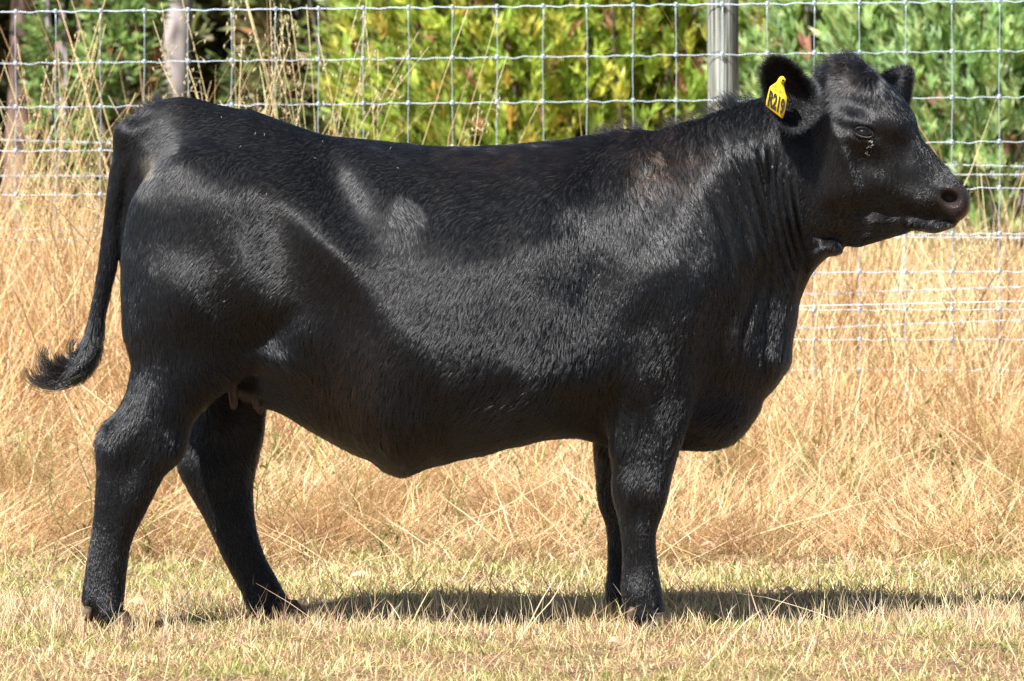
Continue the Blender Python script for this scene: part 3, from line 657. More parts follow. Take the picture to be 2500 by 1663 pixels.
def hoof(px, Y, toe=1):
    for s_ in (-1, 1):
        g = Bag(); c = P(px, 1500, Y); c[1] += s_ * 0.024
        rows = [(0.050, 0.030, 0.022, 0.0), (0.03, 0.036, 0.024, 0.006), (0.008, 0.042, 0.026, 0.014), (-0.012, 0.046, 0.027, 0.020)]
        k = 14; an = np.arange(k) * 2 * np.pi / k; V = []
        for z, rx, ry, dx in rows: V.append(np.stack([c[0] + toe * dx + rx * np.cos(an) * np.where(np.cos(an) * toe > 0, 1.15, .85), c[1] + ry * np.sin(an), np.full(k, z)], 1))
        V = np.concatenate(V + [np.array([[c[0], c[1], 0.052]])]); j = np.arange(k); j2 = (j + 1) % k
        F = np.concatenate([np.stack([(i + 1) * k + j, (i + 1) * k + j2, i * k + j2, i * k + j], 1) for i in range(3)])
        g.add(V, F, np.stack([j, j2, np.full(k, 4 * k)], 1)); g.build('hoof', m_hoof, cow)
for px, Y in ((274, -0.15), (690, 0.15), (1585, -0.15), (1545, 0.15)): hoof(px, Y)
for px, py, Y in ((214,1499,-.18),(218,1502,-.135),(624,1507,.12),(630,1510,.165),(1543,1500,-.185),(1553,1502,-.13),(1502,1484,.12),(1512,1488,.165)):
    g = Bag(); c = P(px, py, Y); g.tube([c + (0.004, 0, 0.016), c + (0, -0.003, 0.004), c + (-.001, -.004, -0.008), c + (0.002, -.003, -.016)], [0.010, 0.012, 0.011, 0.006], 12); g.build('dewclaw', m_claw, cow)
for px, py, Y in ((570,968,-.07),(570,975,.06),(626,975,-.06),(632,985,.06)):
    g = Bag(); c = P(px, py, Y); g.tube([c + (-.003, 0, .045), c + (-.001, 0, .015), c + (.001, 0, -.01), c + (.001, 0, -.022), c + (.001, 0, -.027)], [.020, .0125, .0105, .0085, .003], 12); g.build('teat', m_teat, cow)

# ---- the yellow tag hanging in the near ear
m_tag = noise_mat('tag_plastic', [(0.35, (0.66, 0.43, 0.02)), (0.7, (0.78, 0.56, 0.03))], 30, rough=0.35)
m_ink = mat_new('tag_ink', (0.006, 0.006, 0.006), 0.6)
m_grub = noise_mat('tag_neck_grubby', [(0.3, (0.30, 0.17, 0.01)), (0.6, (0.75, 0.52, 0.02))], 120, rough=0.5)
TY = -0.196
def TP(px, py, dy=0): return P(px, py, TY + dy - 0.0009 * (px - 1895) * 0.5)
tg = empty('ear_tag', P(1909, 195, TY)); tag(tg, 'yellow plastic ear tag reading R219 hanging in the near ear', 'ear tag')
out = spline([(1880,212),(1888,206),(1896,200),(1902,190),(1909,186),(1915,190),(1914,204),(1916,222),(1921,240),(1919,258),(1916,274),(1912,286),(1909,289),(1897,280),(1884,270),(1872,260),(1870,256),(1872,240),(1876,225)], 4)
fr = np.array([TP(a, b, -.002) for a, b in out]); bk = fr + (0, 0.0024, 0); n = len(fr); j = np.arange(n); j2 = (j + 1) % n
cf, cb = fr.mean(0), bk.mean(0)
V = np.concatenate([fr, bk, [cf, cb]])
mesh('tag_panel', V, [np.stack([j2, j, j + n, j2 + n], 1), np.concatenate([np.stack([j, j2, np.full(n, 2 * n)], 1), np.stack([j2 + n, j + n, np.full(n, 2 * n + 1)], 1)])], m_tag, tg)
g = Bag(); c = TP(1911, 196, -.004); g.tube([c + (0, .02, 0), c, c + (0.001, -.006, 0)], [.0045, .0068, .006], 14); g.build('stud', m_tag, tg)
g = Bag(); c = TP(1911, 196, -.0108); g.tube([c + (0.0006, .0004, 0), c + (.0006, -.0004, 0)], [.0028, .0028], 12); g.build('stud_hole', m_ink, tg)
nk = spline([(1884,214),(1893,206),(1901,196),(1909,192),(1911,204),(1913,222),(1917,236)], 4); fr = np.array([TP(a, b, -.0027) for a, b in nk]); n = len(fr); j = np.arange(n)
mesh('tag_neck', np.concatenate([fr, [fr.mean(0)]]), np.stack([(j + 1) % n, j, np.full(n, n)], 1), m_grub, tg)
fc = bpy.data.curves.new('number', 'FONT'); fc.body = 'R219'; fc.size = 1.0; fc.align_x = 'CENTER'; fc.align_y = 'CENTER'; fc.offset = 0.05
fo = bpy.data.objects.new('number', fc); COL.objects.link(fo)
dg = bpy.context.evaluated_depsgraph_get(); me = bpy.data.meshes.new_from_object(fo.evaluated_get(dg)); bpy.data.objects.remove(fo)
co = np.zeros(len(me.vertices) * 3, np.float32); me.vertices.foreach_get('co', co); co = co.reshape(-1, 3)
xm, xM = co[:, 0].min(), co[:, 0].max(); ym, yM = co[:, 1].min(), co[:, 1].max()
u = (co[:, 0] - xm) / (xM - xm); v = (co[:, 1] - ym) / (yM - ym)
# corners of the printed number on the panel, in the panel's own plane
tl, tr_, bl = np.array([1879.5, 218.5]), np.array([1918., 244.5]), np.array([1873., 258.5])
pxy = bl[None] + u[:, None] * (tr_ - tl)[None] + v[:, None] * (tl - bl)[None]
co = np.array([TP(a, b, -.0036) for a, b in pxy]) - np.array(tg.location)
me.vertices.foreach_set('co', co.astype(np.float32).ravel()); me.materials.append(m_ink); me.update()
fo = bpy.data.objects.new('number', me); COL.objects.link(fo); fo.parent = tg

# dried tear flakes below the eye, grass seeds and dust caught in the coat
m_fleck = mat_new('pale_fleck', (.30, .27, .22), .8)
def flecks(name, spots, L, seed):
    r = np.random.default_rng(seed); g = Bag()
    for x_, y_ in spots:
        q_ = P(x_, y_, -.22); mm_ = (abs(BV[:, 0] - q_[0]) < .008) & (abs(BV[:, 2] - q_[2]) < .008)
        if not mm_.any(): continue
        ys_ = BV[mm_, 1].min() - .006; a_ = r.uniform(0, 6.28); l_ = L * r.uniform(.5, 1.3); d_ = np.array([math.cos(a_), 0, math.sin(a_)]) * l_ / 2; c_ = np.array([q_[0], ys_, q_[2]])
        g.tube([c_ - d_, c_ + (0, -.001, 0), c_ + d_], [.0003, .0007, .0002], 5)
    o_ = g.build(name, m_fleck, cow); o_['kind'] = 'stuff'
r_ = np.random.default_rng(12)
flecks('tear_flakes', [(2133 + r_.normal(0, 5) - t_ * 12, 340 + t_ * 36 + r_.normal(0, 3)) for t_ in r_.random(20)], .005, 13)
flecks('coat_flecks', [(532,284),(617,325),(583,357),(640,328),(766,385),(782,343),(950,360),(971,410),(652,475),(643,486),(1585,435),(550,735)], .008, 14)
# ------------------------------------------------------------------ wire fence with its post
m_wire = noise_mat('galvanised_wire', [(0.3, (0.36, 0.44, 0.52)), (0.7, (0.52, 0.61, 0.70))], 60, rough=0.42)
m_wire.node_tree.nodes['Principled BSDF'].inputs['Metallic'].default_value = 0.25
m_barb = noise_mat('weathered_barbed_wire', [(0.3, (0.38, 0.41, 0.45)), (0.7, (0.62, 0.65, 0.68))], 80, rough=0.5)
FA = np.array([-0.5375, 4.73]); FB = np.array([2.956, 4.0])           # fence line seen at the left and right of the picture
def fpt(px):            # where the fence line is crossed by the line of sight through column px
    k = (px - 1250) / 1000 / 11.0; a = FA; e = FB - FA
    t = (1.25 + k * (a[1] + 11) - a[0]) / (e[0] - k * e[1]); q = a + e * t
    return q
def fz(px, py):
    q = fpt(px); return P(px, py, q[1])
hz_l = [29, 155, 262, 369, 476, 585, 673, 760, 833, 901, 958]
fz_h = [fz(0, v)[2] for v in hz_l]
hz_r = [2, 123, 236, 345, 458, 569.5, 662, 755, 828, 903, 959]
fz_r = [fz(2500, v)[2] for v in hz_r]
stays = [x * 1.0607 for x in (36, 128, 231, 332, 433, 533, 634, 733, 836, 940, 1041, 1144, 1250, 1351, 1457, 1556, 1662, 1766, 1874, 1978, 2084, 2191, 2300)]
stays = [stays[0] - 109 * i for i in range(22, 0, -1)] + stays + [stays[-1] + 113 * i for i in range(1, 23)]
SP = [fpt(v) for v in stays]
fence = empty('wire_fence', (1.25, 4.36, ground_z(1.25, 4.36)))
tag(fence, 'galvanised square mesh wire fence running behind the cow, with barbed strands', 'fence')
def zh(k, px): return fz_h[k] + (fz_r[k] - fz_h[k]) * px / 2500
for k in range(11):
    g = Bag(); pts = []
    for i in range(len(stays) - 1):
        a, b = SP[i], SP[i + 1]; za, zb = zh(k, stays[i]), zh(k, stays[i + 1])
        for t in np.linspace(0, 1, 13)[:-1]:
            wv = 0.0032 * (-math.exp(-((t - .36) / .10) ** 2) + math.exp(-((t - .62) / .12) ** 2)) * (0.8 + 0.4 * math.sin(i * 2.3 + k))
            pts.append((a[0] + (b[0] - a[0]) * t, a[1] + (b[1] - a[1]) * t, za + (zb - za) * t + wv - 0.002 * math.sin(math.pi * t)))
    g.tube(pts, 0.0014 if k else 0.0018, 6); g.build('line_wire', m_wire, fence)
for i, px in enumerate(stays):
    g = Bag(); q = SP[i]; zs = [zh(k, px) for k in range(11)]; pts = []
    for k in range(10):
        for t in (0, .25, .5, .75): pts.append((q[0] + 0.0016 * math.sin(i * 3 + k * 2 + t * 4), q[1] - 0.0035, zs[k] + (zs[k + 1] - zs[k]) * t))
    pts.append((q[0], q[1] - .0035, zs[10])); g.tube(pts, 0.0014, 6)
    for k in range(11):
        c = np.array([q[0], q[1] - .001, zs[k]])
        g.tube([c + (-.0062, 0, .003), c + (-.003, -.004, .0055), c + (.003, -.004, -.0055), c + (.0062, 0, -.003)], .0030, 6)
        g.tube([c + (-.0062, 0, -.003), c + (-.003, -.004, -.0055), c + (.003, -.004, .0055), c + (.0062, 0, .003)], .0030, 6)
        g.ball(c + (0, -.002, 0), (.0064, .004, .0068), 8)
    g.build('stay_wire', m_wire, fence)
for n_, (pl, pr, off) in enumerate(((341, 406, .05), (429, 426, .05), (774, 701, .05), (560, 581, .05), (868, 782, .05))):
    g = Bag(); L = 110; zl, zr = fz(0, pl)[2], fz(2500, pr)[2]; xs_ = np.linspace(-1.0, 2.0, L * 4)
    base = FA[None] + (FB - FA)[None] * xs_[:, None] + (0.0, off); zz = zl + (zr - zl) * xs_ - .012 * np.sin(xs_ * np.pi) ** 2
    for ph in (0, math.pi):
        g.tube(np.stack([base[:, 0], base[:, 1] + .002 * np.sin(xs_ * 200 + ph), zz + .0022 * np.cos(xs_ * 200 + ph)], 1), 0.0011, 5)
    for b in np.arange(-.95, 1.95, .0295):
        b = b + .004 * math.sin(b * 91 + n_); c = np.array([*(FA + (FB - FA) * b), zl + (zr - zl) * b - .012 * math.sin(b * math.pi) ** 2]) + (0, off, 0)
        for dx in (-.004, .004):
            g.tube([c + (dx - .004, 0, -.013), c + (dx, -.004, -.003), c + (dx, .003, .003), c + (dx + .004, 0, .013)], .0010, 4)
    g.build('barbed_strand', m_barb, fence)
g = Bag(); zl, zr = fz(0, 790)[2], fz(2500, 735)[2]
g.tube([(FA[0] + (FB[0] - FA[0]) * t, FA[1] + (FB[1] - FA[1]) * t - .03, zl + (zr - zl) * t) for t in np.linspace(-1.0, 2.0, 60)], .0017, 6); g.build('plain_strand', m_wire, fence)
# treated pine post, grey with age
def wood_mat():
    m = noise_mat('weathered_post_wood', [(0.38, (0.07, 0.075, 0.062)), (0.5, (0.21, 0.225, 0.195)), (0.62, (0.40, 0.415, 0.37))], 24, (4, 4, .07), 0.9, 0.9, 10, 0.3)
    n = m.node_tree; b = n.nodes['Principled BSDF']; tc = n.nodes['Texture Coordinate']; mp = n.nodes.new('ShaderNodeMapping'); mp.inputs['Scale'].default_value = (9, 9, .5)
    no = n.nodes.new('ShaderNodeTexNoise'); no.inputs['Scale'].default_value = 12; no.inputs['Detail'].default_value = 3
    cr = n.nodes.new('ShaderNodeValToRGB'); cr.color_ramp.elements[0].position = .60; cr.color_ramp.elements[1].position = .70
    cr.color_ramp.elements[0].color = (0, 0, 0, 1); cr.color_ramp.elements[1].color = (1, 1, 1, 1)
    mx = n.nodes.new('ShaderNodeMix'); mx.data_type = 'RGBA'; mx.inputs['B'].default_value = (0.10, 0.09, 0.08, 1)
    src = b.inputs['Base Color'].links[0].from_socket
    n.links.new(tc.outputs['Object'], mp.inputs[0]); n.links.new(mp.outputs[0], no.inputs['Vector']); n.links.new(no.outputs[0], cr.inputs[0]); n.links.new(cr.outputs[0], mx.inputs['Factor'])
    n.links.new(src, mx.inputs['A']); n.links.new(mx.outputs['Result'], b.inputs['Base Color'])
    return m
m_wood = wood_mat()
q = fpt(1767); pz = ground_z(q[0], q[1]) - .3; g = Bag(); zs = np.linspace(pz, 2.05, 30); py_ = q[1] + .062
kp = 72; an = np.arange(kp) * 2 * np.pi / kp; rp = np.random.default_rng(4); zs = np.linspace(pz, 2.05, 60); V = []
cr_ = [(R(a_), d_, w_, z0_, z1_) for a_, d_, w_, z0_, z1_ in ((258, .009, .022, 0, 3), (285, .004, .018, .8, 1.62), (238, .004, .02, 1.45, 3), (305, .003, .02, .5, 1.5), (80, .012, .05, 0, 3), (160, .008, .04, .4, 2))]
for z in zs:
    r_p = .0545 + .0012 * np.sin(z * 7) + .0010 * np.sin(an * 3 + z) + .0003 * np.sin(an * 9 + 2 * np.sin(z * 2)) + rp.normal(0, .00015, kp)
    for a_, d_, w_, z0_, z1_ in cr_:
        dl = np.angle(np.exp(1j * (an - a_ - .03 * np.sin(z * 6 + a_)))); r_p = r_p - d_ * np.exp(-(dl / w_) ** 2) * smooth01((z - z0_) / .15) * smooth01((z1_ - z) / .15)
    V.append(np.stack([q[0] - .006 * (z - 1.4) + r_p * np.cos(an), py_ + r_p * np.sin(an), np.full(kp, z)], 1))
V = np.concatenate(V); ia = np.arange(59)[:, None] * kp; ja = np.arange(kp)[None]; jb = (ja + 1) % kp
g.add(np.concatenate([V, [[q[0] - .004, py_, 2.05]]]), np.stack([ia + ja, ia + jb, ia + kp + jb, ia + kp + ja], -1).reshape(-1, 4), np.stack([59 * kp + ja[0], 59 * kp + jb[0], np.full(kp, 60 * kp)], 1))
g.build('post', m_wood, fence)
m_red = mat_new('red_sap_stain', (0.45, 0.13, 0.07), 0.8); m_iron = mat_new('staple_iron', (0.10, 0.10, 0.11), 0.5)
for zc in (fz(1767, 115)[2], fz(1767, 225)[2]):
    g = Bag(); x0 = q[0]
    for s_ in (-1, 1):
        an = np.linspace(R(86), R(25), 12); g.tube([(x0 + s_ * .057 * math.cos(t), py_ - .0575 * math.sin(t), zc - .012 - .030 * (1 - math.sin(t))) for t in an], .0011, 5)
    g.build('tie_wire', m_iron, fence)

# ------------------------------------------------------------------ grasses
m_straw = leaf_mat('dry_straw', 0.30, 0.6, 0.25)
m_green = leaf_mat('living_grass', 0.40, 0.5, 0.3)

ALB = np.array([.92, .885, .80])
def blades(n, base, h, width, az, lean, bend, cols, seg=3, wav=0.0, seed=0, taper=0.15):
    r = np.random.default_rng(seed); t = np.linspace(0, 1, seg + 1)
    hd_ = np.stack([np.cos(az), np.sin(az), 0 * az], 1); P_ = np.zeros((n, seg + 1, 3)); P_[:, 0] = base
    side = np.stack([-np.sin(az + r.normal(0, .7, n)), np.cos(az), 0 * az], 1); side /= np.linalg.norm(side, axis=1)[:, None] + 1e-9
    # blades turn so that they are not all seen edge-on
    side = np.where((r.random(n) < .6)[:, None], np.stack([np.ones(n), r.normal(0, .4, n), r.normal(0, .2, n)], 1), side)
    wv = r.normal(0, 1, (n, seg + 1, 2)) * wav
    for i in range(1, seg + 1):
        a = np.minimum(lean + bend * (i - .5) / seg, R(100))
        P_[:, i] = P_[:, i - 1] + (hd_ * np.sin(a)[:, None] + np.array([0, 0, 1.]) * np.cos(a)[:, None]) * (h / seg)[:, None]
        P_[:, i, 0] += wv[:, i, 0] * h; P_[:, i, 2] += wv[:, i, 1] * h * .5
    zg = ground_z(P_[..., 0], P_[..., 1]); P_[..., 2] = np.maximum(P_[..., 2], zg + .003)
    wd = width[:, None] * np.interp(t, [0, .6, 1], [.8, 1, taper])[None]
    V = np.stack([P_ - side[:, None] * wd[..., None] / 2, P_ + side[:, None] * wd[..., None] / 2], 2).reshape(-1, 3)
    o = np.arange(n)[:, None] * (seg + 1) * 2 + np.arange(seg)[None] * 2
    F = np.stack([o, o + 1, o + 3, o + 2], -1).reshape(-1, 4)
    C = np.repeat(cols, (seg + 1) * 2, axis=0)
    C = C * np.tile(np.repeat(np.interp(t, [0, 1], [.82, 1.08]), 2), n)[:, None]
    return V, F, C

def field(n, y0, y1, seed, margin=.35, clump=0.0):
    """points over the strip of ground between two depths, as wide as the view there"""
    r = np.random.default_rng(seed); y = r.uniform(y0, y1, int(n * 1.0)); s = (11 + y) / 11
    keep = r.random(len(y)) < s / s.max(); y = y[keep]; s = s[keep]
    x = 1.25 + r.uniform(-1, 1, len(y)) * (1.25 * s + margin)
    return x, y

STRAW = np.array([[.88, .71, .45], [.82, .63, .37], [.92, .80, .56], [.68, .48, .27], [.86, .66, .42], [.50, .34, .20]])
GREENS = np.array([[.28, .36, .09], [.42, .46, .14], [.56, .55, .22], [.22, .30, .08]])
def cols(n, pal, seed, var=.18):
    r = np.random.default_rng(seed); c = pal[r.integers(0, len(pal), n)] * ALB * (1 + r.normal(0, var, n))[:, None] * (1 + r.normal(0, .04, (n, 3)))
    return np.clip(c, .01, .95)

def patch(x, y, wl, seed): return wobble(np.stack([x, y, 0 * x], 1), wl, seed)

def layer(name, label, specs, mat):
    Vs, Fs, Cs, o = [], [], [], 0
    for sp in specs:
        V, F, C = sp; Vs.append(V); Fs.append(F + o); Cs.append(C); o += len(V)
    ob = mesh(name, np.concatenate(Vs), np.concatenate(Fs), mat, None, np.concatenate(Cs), smooth=False)
    tag(ob, label, 'grass', kind='stuff'); return ob

def spec(n, y0, y1, seed, hr, wr_, leanr, bendr, pal, seg=3, wav=.02, keepf=None, margin=.35, var=.18, azf=None):
    r = np.random.default_rng(seed + 1000); x, y = field(n, y0, y1, seed, margin)
    # a thinner stand beyond both sides of the view, so that the paddock does not end at the picture's edge
    nw = int(len(x) * .40); yw = r.uniform(y0, y1, nw); sd_ = np.where(r.random(nw) < .5, -1, 1)
    x = np.concatenate([x, 1.25 + sd_ * (1.25 * (11 + yw) / 11 + margin + 2.8 * r.random(nw) ** 1.2)]); y = np.concatenate([y, yw])
    if keepf is not None: k = r.random(len(x)) < keepf(x, y); x, y = x[k], y[k]
    n = len(x); h = r.uniform(*hr, n) * np.exp(r.normal(0, .15, n)); h *= np.clip(1 + (.25 if y1 < 3 else .5) * patch(x, y, .5, seed + 5), .35, 2.2)
    z = ground_z(x, y) - .004
    az = r.uniform(0, 2 * np.pi, n) if azf is None else azf(x, y, r)
    return blades(n, np.stack([x, y, z], 1), h, r.uniform(*wr_, n), az, r.uniform(*leanr, n), r.uniform(*bendr, n), cols(n, pal, seed + 3, var), seg, wav, seed + 4)

S_CREAM = np.array([[.86, .73, .48], [.80, .62, .38], [.66, .42, .30], [.50, .32, .22], [.80, .68, .40], [.56, .50, .22], [.46, .44, .18]])
greenness = lambda x, y: np.clip(.28 + .55 * patch(x, y, .38, 91) + .42 * np.exp(-((y - 1.35) / .38) ** 2) * (.75 + .5 * patch(x, y, .8, 92)) - .9 * smooth01((y - 2.0) / .8), .03, 1)
short = [
 spec(76000, -1.7, .9, 1, (.014, .042), (.0012, .0028), (.1, 1.2), (0, 1.0), S_CREAM, 3, .03, lambda x, y: np.clip(.72 + .4 * patch(x, y, .16, 61), .25, 1)),
 spec(40000, -1.7, .9, 2, (.02, .07), (.0012, .0026), (1.0, 1.55), (0, .5), np.array([[.62, .38, .28], [.40, .24, .16], [.78, .58, .38], [.34, .22, .12]]), 2, .05),
 spec(60000, .7, 2.6, 3, (.015, .055), (.0018, .004), (.3, 1.5), (0, 1.0), S_CREAM, 3, .04),
 spec(3500, -1.7, 2.4, 4, (.04, .085), (.0014, .0024), (.05, .7), (.1, .9), S_CREAM * 1.05, 4, .02),
]
def at_feet():
    r = np.random.default_rng(55); xs, ys = [], []
    for px, yf in ((262, -.15), (680, .15), (1583, -.15), (1545, .12)):
        c = P(px, 0, yf)[0]; a = r.uniform(math.pi * .95, math.pi * 2.05, 330); rr_ = r.uniform(.055, .14, 330)
        xs.append(c + rr_ * np.cos(a) * 1.15); ys.append(yf + rr_ * np.sin(a) * 1.1)
    x, y = np.concatenate(xs), np.concatenate(ys); n = len(x)
    return blades(n, np.stack([x, y, ground_z(x, y) - .004], 1), r.uniform(.020, .065, n), r.uniform(.0011, .0022, n), r.uniform(0, 6.28, n), r.uniform(.05, .6, n), r.uniform(0, .9, n), cols(n, S_CREAM, 56), 3, .04, 57)
short.append(at_feet())
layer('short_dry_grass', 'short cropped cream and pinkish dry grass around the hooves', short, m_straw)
gr = [
 spec(70000, -1.7, .9, 11, (.010, .036), (.0012, .0028), (.1, 1.0), (0, .8), GREENS, 3, .02, lambda x, y: np.minimum(1, greenness(x, y) * 1.15)),
 spec(62000, .8, 2.7, 12, (.012, .042), (.0014, .0030), (.1, 1.0), (0, 1.0), GREENS, 3, .02, greenness),
 spec(7000, 2.4, 6.5, 13, (.05, .16), (.0025, .0050), (.1, .8), (0, .8), GREENS, 3, .02, lambda x, y: np.clip(.3 + .7 * patch(x, y, .5, 97), 0, 1)),
]
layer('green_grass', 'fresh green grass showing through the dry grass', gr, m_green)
S_STRAW = STRAW * np.array([1.0, .95, .93])
comb = lambda x, y, r: patch(x, y, .7, 71) * 3.2 + r.normal(0, .9, len(x))
long = [
 spec(75000, 1.9, 4.6, 21, (.06, .22), (.0013, .0028), (.8, 1.5), (-.2, .8), S_STRAW, 4, .07, None, .4, .2, comb),
 spec(26000, 2.2, 4.7, 22, (.08, .30), (.0014, .0028), (.2, 1.1), (.1, 1.3), S_STRAW, 4, .055, None, .4, .2, comb),
 spec(60000, 4.3, 7.2, 23, (.14, .34), (.0024, .0044), (.15, 1.0), (.1, .9), S_STRAW, 4, .03, None, .5, .2, comb),
 spec(26000, 4.5, 9.5, 24, (.18, .38), (.0026, .005), (.05, .7), (.1, .8), S_STRAW, 4, .02, None, .6),
 spec(8000, 3.3, 4.4, 27, (.20, .42), (.0022, .0040), (.1, .9), (.1, .9), S_STRAW, 4, .03, None, .4),
 spec(12000, 2.0, 3.0, 25, (.06, .16), (.002, .004), (.9, 1.5), (0, .4), np.array([[.56, .36, .22], [.64, .44, .27]]), 3, .05),
 spec(16000, 3.9, 5.4, 26, (.30, .85), (.0026, .0046), (.03, .45), (.1, .8), S_STRAW, 4, .02, lambda x, y: np.where(x < .45, 1.0, .10), .6),
]
long += [spec(22000, 1.8, 4.6, 28, (.05, .16), (.0014, .0026), (.6, 1.5), (-.2, .8), np.array([[.22, .13, .07], [.34, .22, .13]]), 4, .06, None, .4, .2),  # dark brown broken blades, added to paint shaded gaps between the straws
 spec(5000, 1.8, 4.6, 29, (.05, .15), (.0016, .0030), (.1, .9), (0, .8), GREENS * .9, 3, .03, lambda x, y: np.clip(.2 + .9 * patch(x, y, .35, 99), 0, 1))]
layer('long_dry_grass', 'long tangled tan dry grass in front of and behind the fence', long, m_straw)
litter = [
 spec(1500, 1.6, 6.0, 31, (.20, .50), (.0030, .0052), (.9, 1.45), (0, .25), np.array([[.90, .78, .52], [.84, .68, .42]]), 5, .012, None, .4, .08),
 spec(2200, -.5, .55, 33, (.045, .10), (.0009, .0016), (.0, .45), (0, .6), np.array([[.86, .76, .58], [.74, .60, .46]]), 4, .03, None, .3, .1),
 spec(320, -1.3, 1.6, 32, (.10, .22), (.0022, .0032), (.5, 1.4), (0, .5), np.array([[.80, .66, .44], [.70, .50, .36]]), 5, .012, None, .3, .08),
]
layer('loose_straw', 'pale long straws lying across the dry grass', litter, m_straw)

# tall oat grass in clumps by the fence: every clump a plant of its own
m_oat = leaf_mat('oat_stem_straw', 0.2, 0.5, 0.3)
def oats(pxc, Y, spread, n, hr, tilt, label, colr=(.78, .66, .36), seeds=.6, seed=0, spikes=3):
    r = np.random.default_rng(seed); c = P(pxc, 0, Y); zg = float(ground_z(c[0], Y))
    root = empty('oat_grass_clump', (c[0], Y, zg)); tag(root, label, 'oat grass', 'tall oat grass along the fence')
    for i in range(n):
        st, sd = Bag(), Bag()
        b = np.array([c[0] + r.normal(0, spread), Y + r.normal(0, spread * .6), 0]); b[2] = ground_z(b[0], b[1]) - .02
        h = r.uniform(*hr); a = tilt + r.normal(0, .11); an = r.normal(0, .5); bend = r.normal(0, .10) + .05 * np.sign(a)
        t = np.linspace(0, 1, 7); x = np.sin(a) * t + bend * t ** 3; pts = b + np.stack([x * math.cos(an), x * math.sin(an) * .5, np.sqrt(np.maximum(t * t - x * x * .5, 0))], 1) * h
        cc = .95 * np.array(colr) * r.uniform(.8, 1.15)
        st.tube(pts, np.linspace(.0023, .0010, 7), 5, cc)
        if r.random() < .5:
            p0 = pts[3]; dr = np.sign(r.normal()); t2 = np.linspace(0, 1, 5); L = r.uniform(.12, .28)
            q = p0 + np.stack([dr * L * t2 * .8, 0 * t2, L * (t2 * .5 - .9 * t2 ** 2)], 1)
            st.tube(q, [.0016, .0022, .0018, .001, .0004], 4, cc * .95)
        if r.random() < seeds:
            top = pts[-1]; dirn = pts[-1] - pts[-2]; dirn /= np.linalg.norm(dirn)
            for k in range(spikes * 4):
                u = r.random(); p0 = pts[-1] - dirn * u * h * .22; off = np.array([r.normal(0, .03) * (.4 + u), r.normal(0, .02), r.normal(-.012, .015)])
                p1 = p0 + off; st.tube([p0, (p0 + p1) / 2 + (0, 0, .006), p1], .0006, 3, cc)
                L = r.uniform(.014, .024); dv = np.array([r.normal(0, .4), r.normal(0, .3), -1]); dv /= np.linalg.norm(dv)
                sd.tube([p1, p1 + dv * L * .4, p1 + dv * L], [.0008, .0030, .0004], 5, np.array([.62, .53, .34]) * r.uniform(.85, 1.15))
        o_ = st.build('stalk', m_oat, root, use_tint=True)
        if sd.V:
            s_ = sd.build('seed_head', m_oat, root, use_tint=True); s_.parent = o_
            s_.matrix_parent_inverse = Matrix.Translation(-Vector(root.location))
            s_.matrix_parent_inverse = Matrix()
    return root
YF = 4.35
oats(765, 4.5, .055, 26, (1.05, 1.55), .02, 'dense clump of tall yellow oat stems rising behind the middle of the cow\'s loin', seed=1)
oats(590, 4.55, .05, 9, (1.15, 1.55), -.10, 'oat clump with hanging seed spikes behind the front of the rump', seed=2, spikes=4)
oats(505, 4.6, .05, 8, (1.0, 1.5), .16, 'thin oat stems leaning right beside the pale tree trunk', seed=3)
oats(860, 4.5, .03, 4, (1.1, 1.5), .30, 'few yellow stems leaning right behind the cow\'s back', seed=4)
oats(1010, 4.45, .03, 3, (1.05, 1.35), .36, 'two or three long straws slanting up right above the saddle of the back', seed=5)
oats(1060, 4.55, .07, 7, (.62, .85), .05, 'low oat tops just showing over the lowest part of the back', seed=6, spikes=4)
oats(1330, 4.5, .10, 7, (.60, .78), .03, 'short cut straws standing behind the withers', seed=7)
oats(1900, 4.6, .06, 4, (1.0, 1.3), .15, 'sparse oat stems behind the poll of the head', (.62, .56, .30), seed=8)
oats(2440, 4.4, .08, 9, (.60, .95), -.25, 'oat grass with pale seed heads beyond the muzzle at the right edge', seed=9, spikes=4)
oats(2330, 4.3, .06, 12, (.45, .70), .10, 'drooping oat tops just under the chin', seed=10, spikes=3)
oats(2150, 4.5, .10, 16, (.45, .72), .35, 'yellow green straws leaning right beneath the jaw', (.66, .62, .28), seed=11, spikes=3)
oats(40, 4.7, .08, 16, (.95, 1.5), .20, 'tall tangled oat stems at the far left edge', (.78, .58, .30), seed=12)
oats(150, 4.8, .10, 16, (.75, 1.15), .10, 'oat stems with curled tan seed heads left of the tail', (.76, .54, .28), seed=13, spikes=5)
oats(250, 4.5, .07, 10, (.55, 1.0), .15, 'shorter tan oat heads close behind the tail', (.78, .56, .30), seed=14, spikes=5)
oats(330, 5.0, .05, 5, (1.05, 1.3), -.35, 'slanting pale stems above the tail head', seed=15)

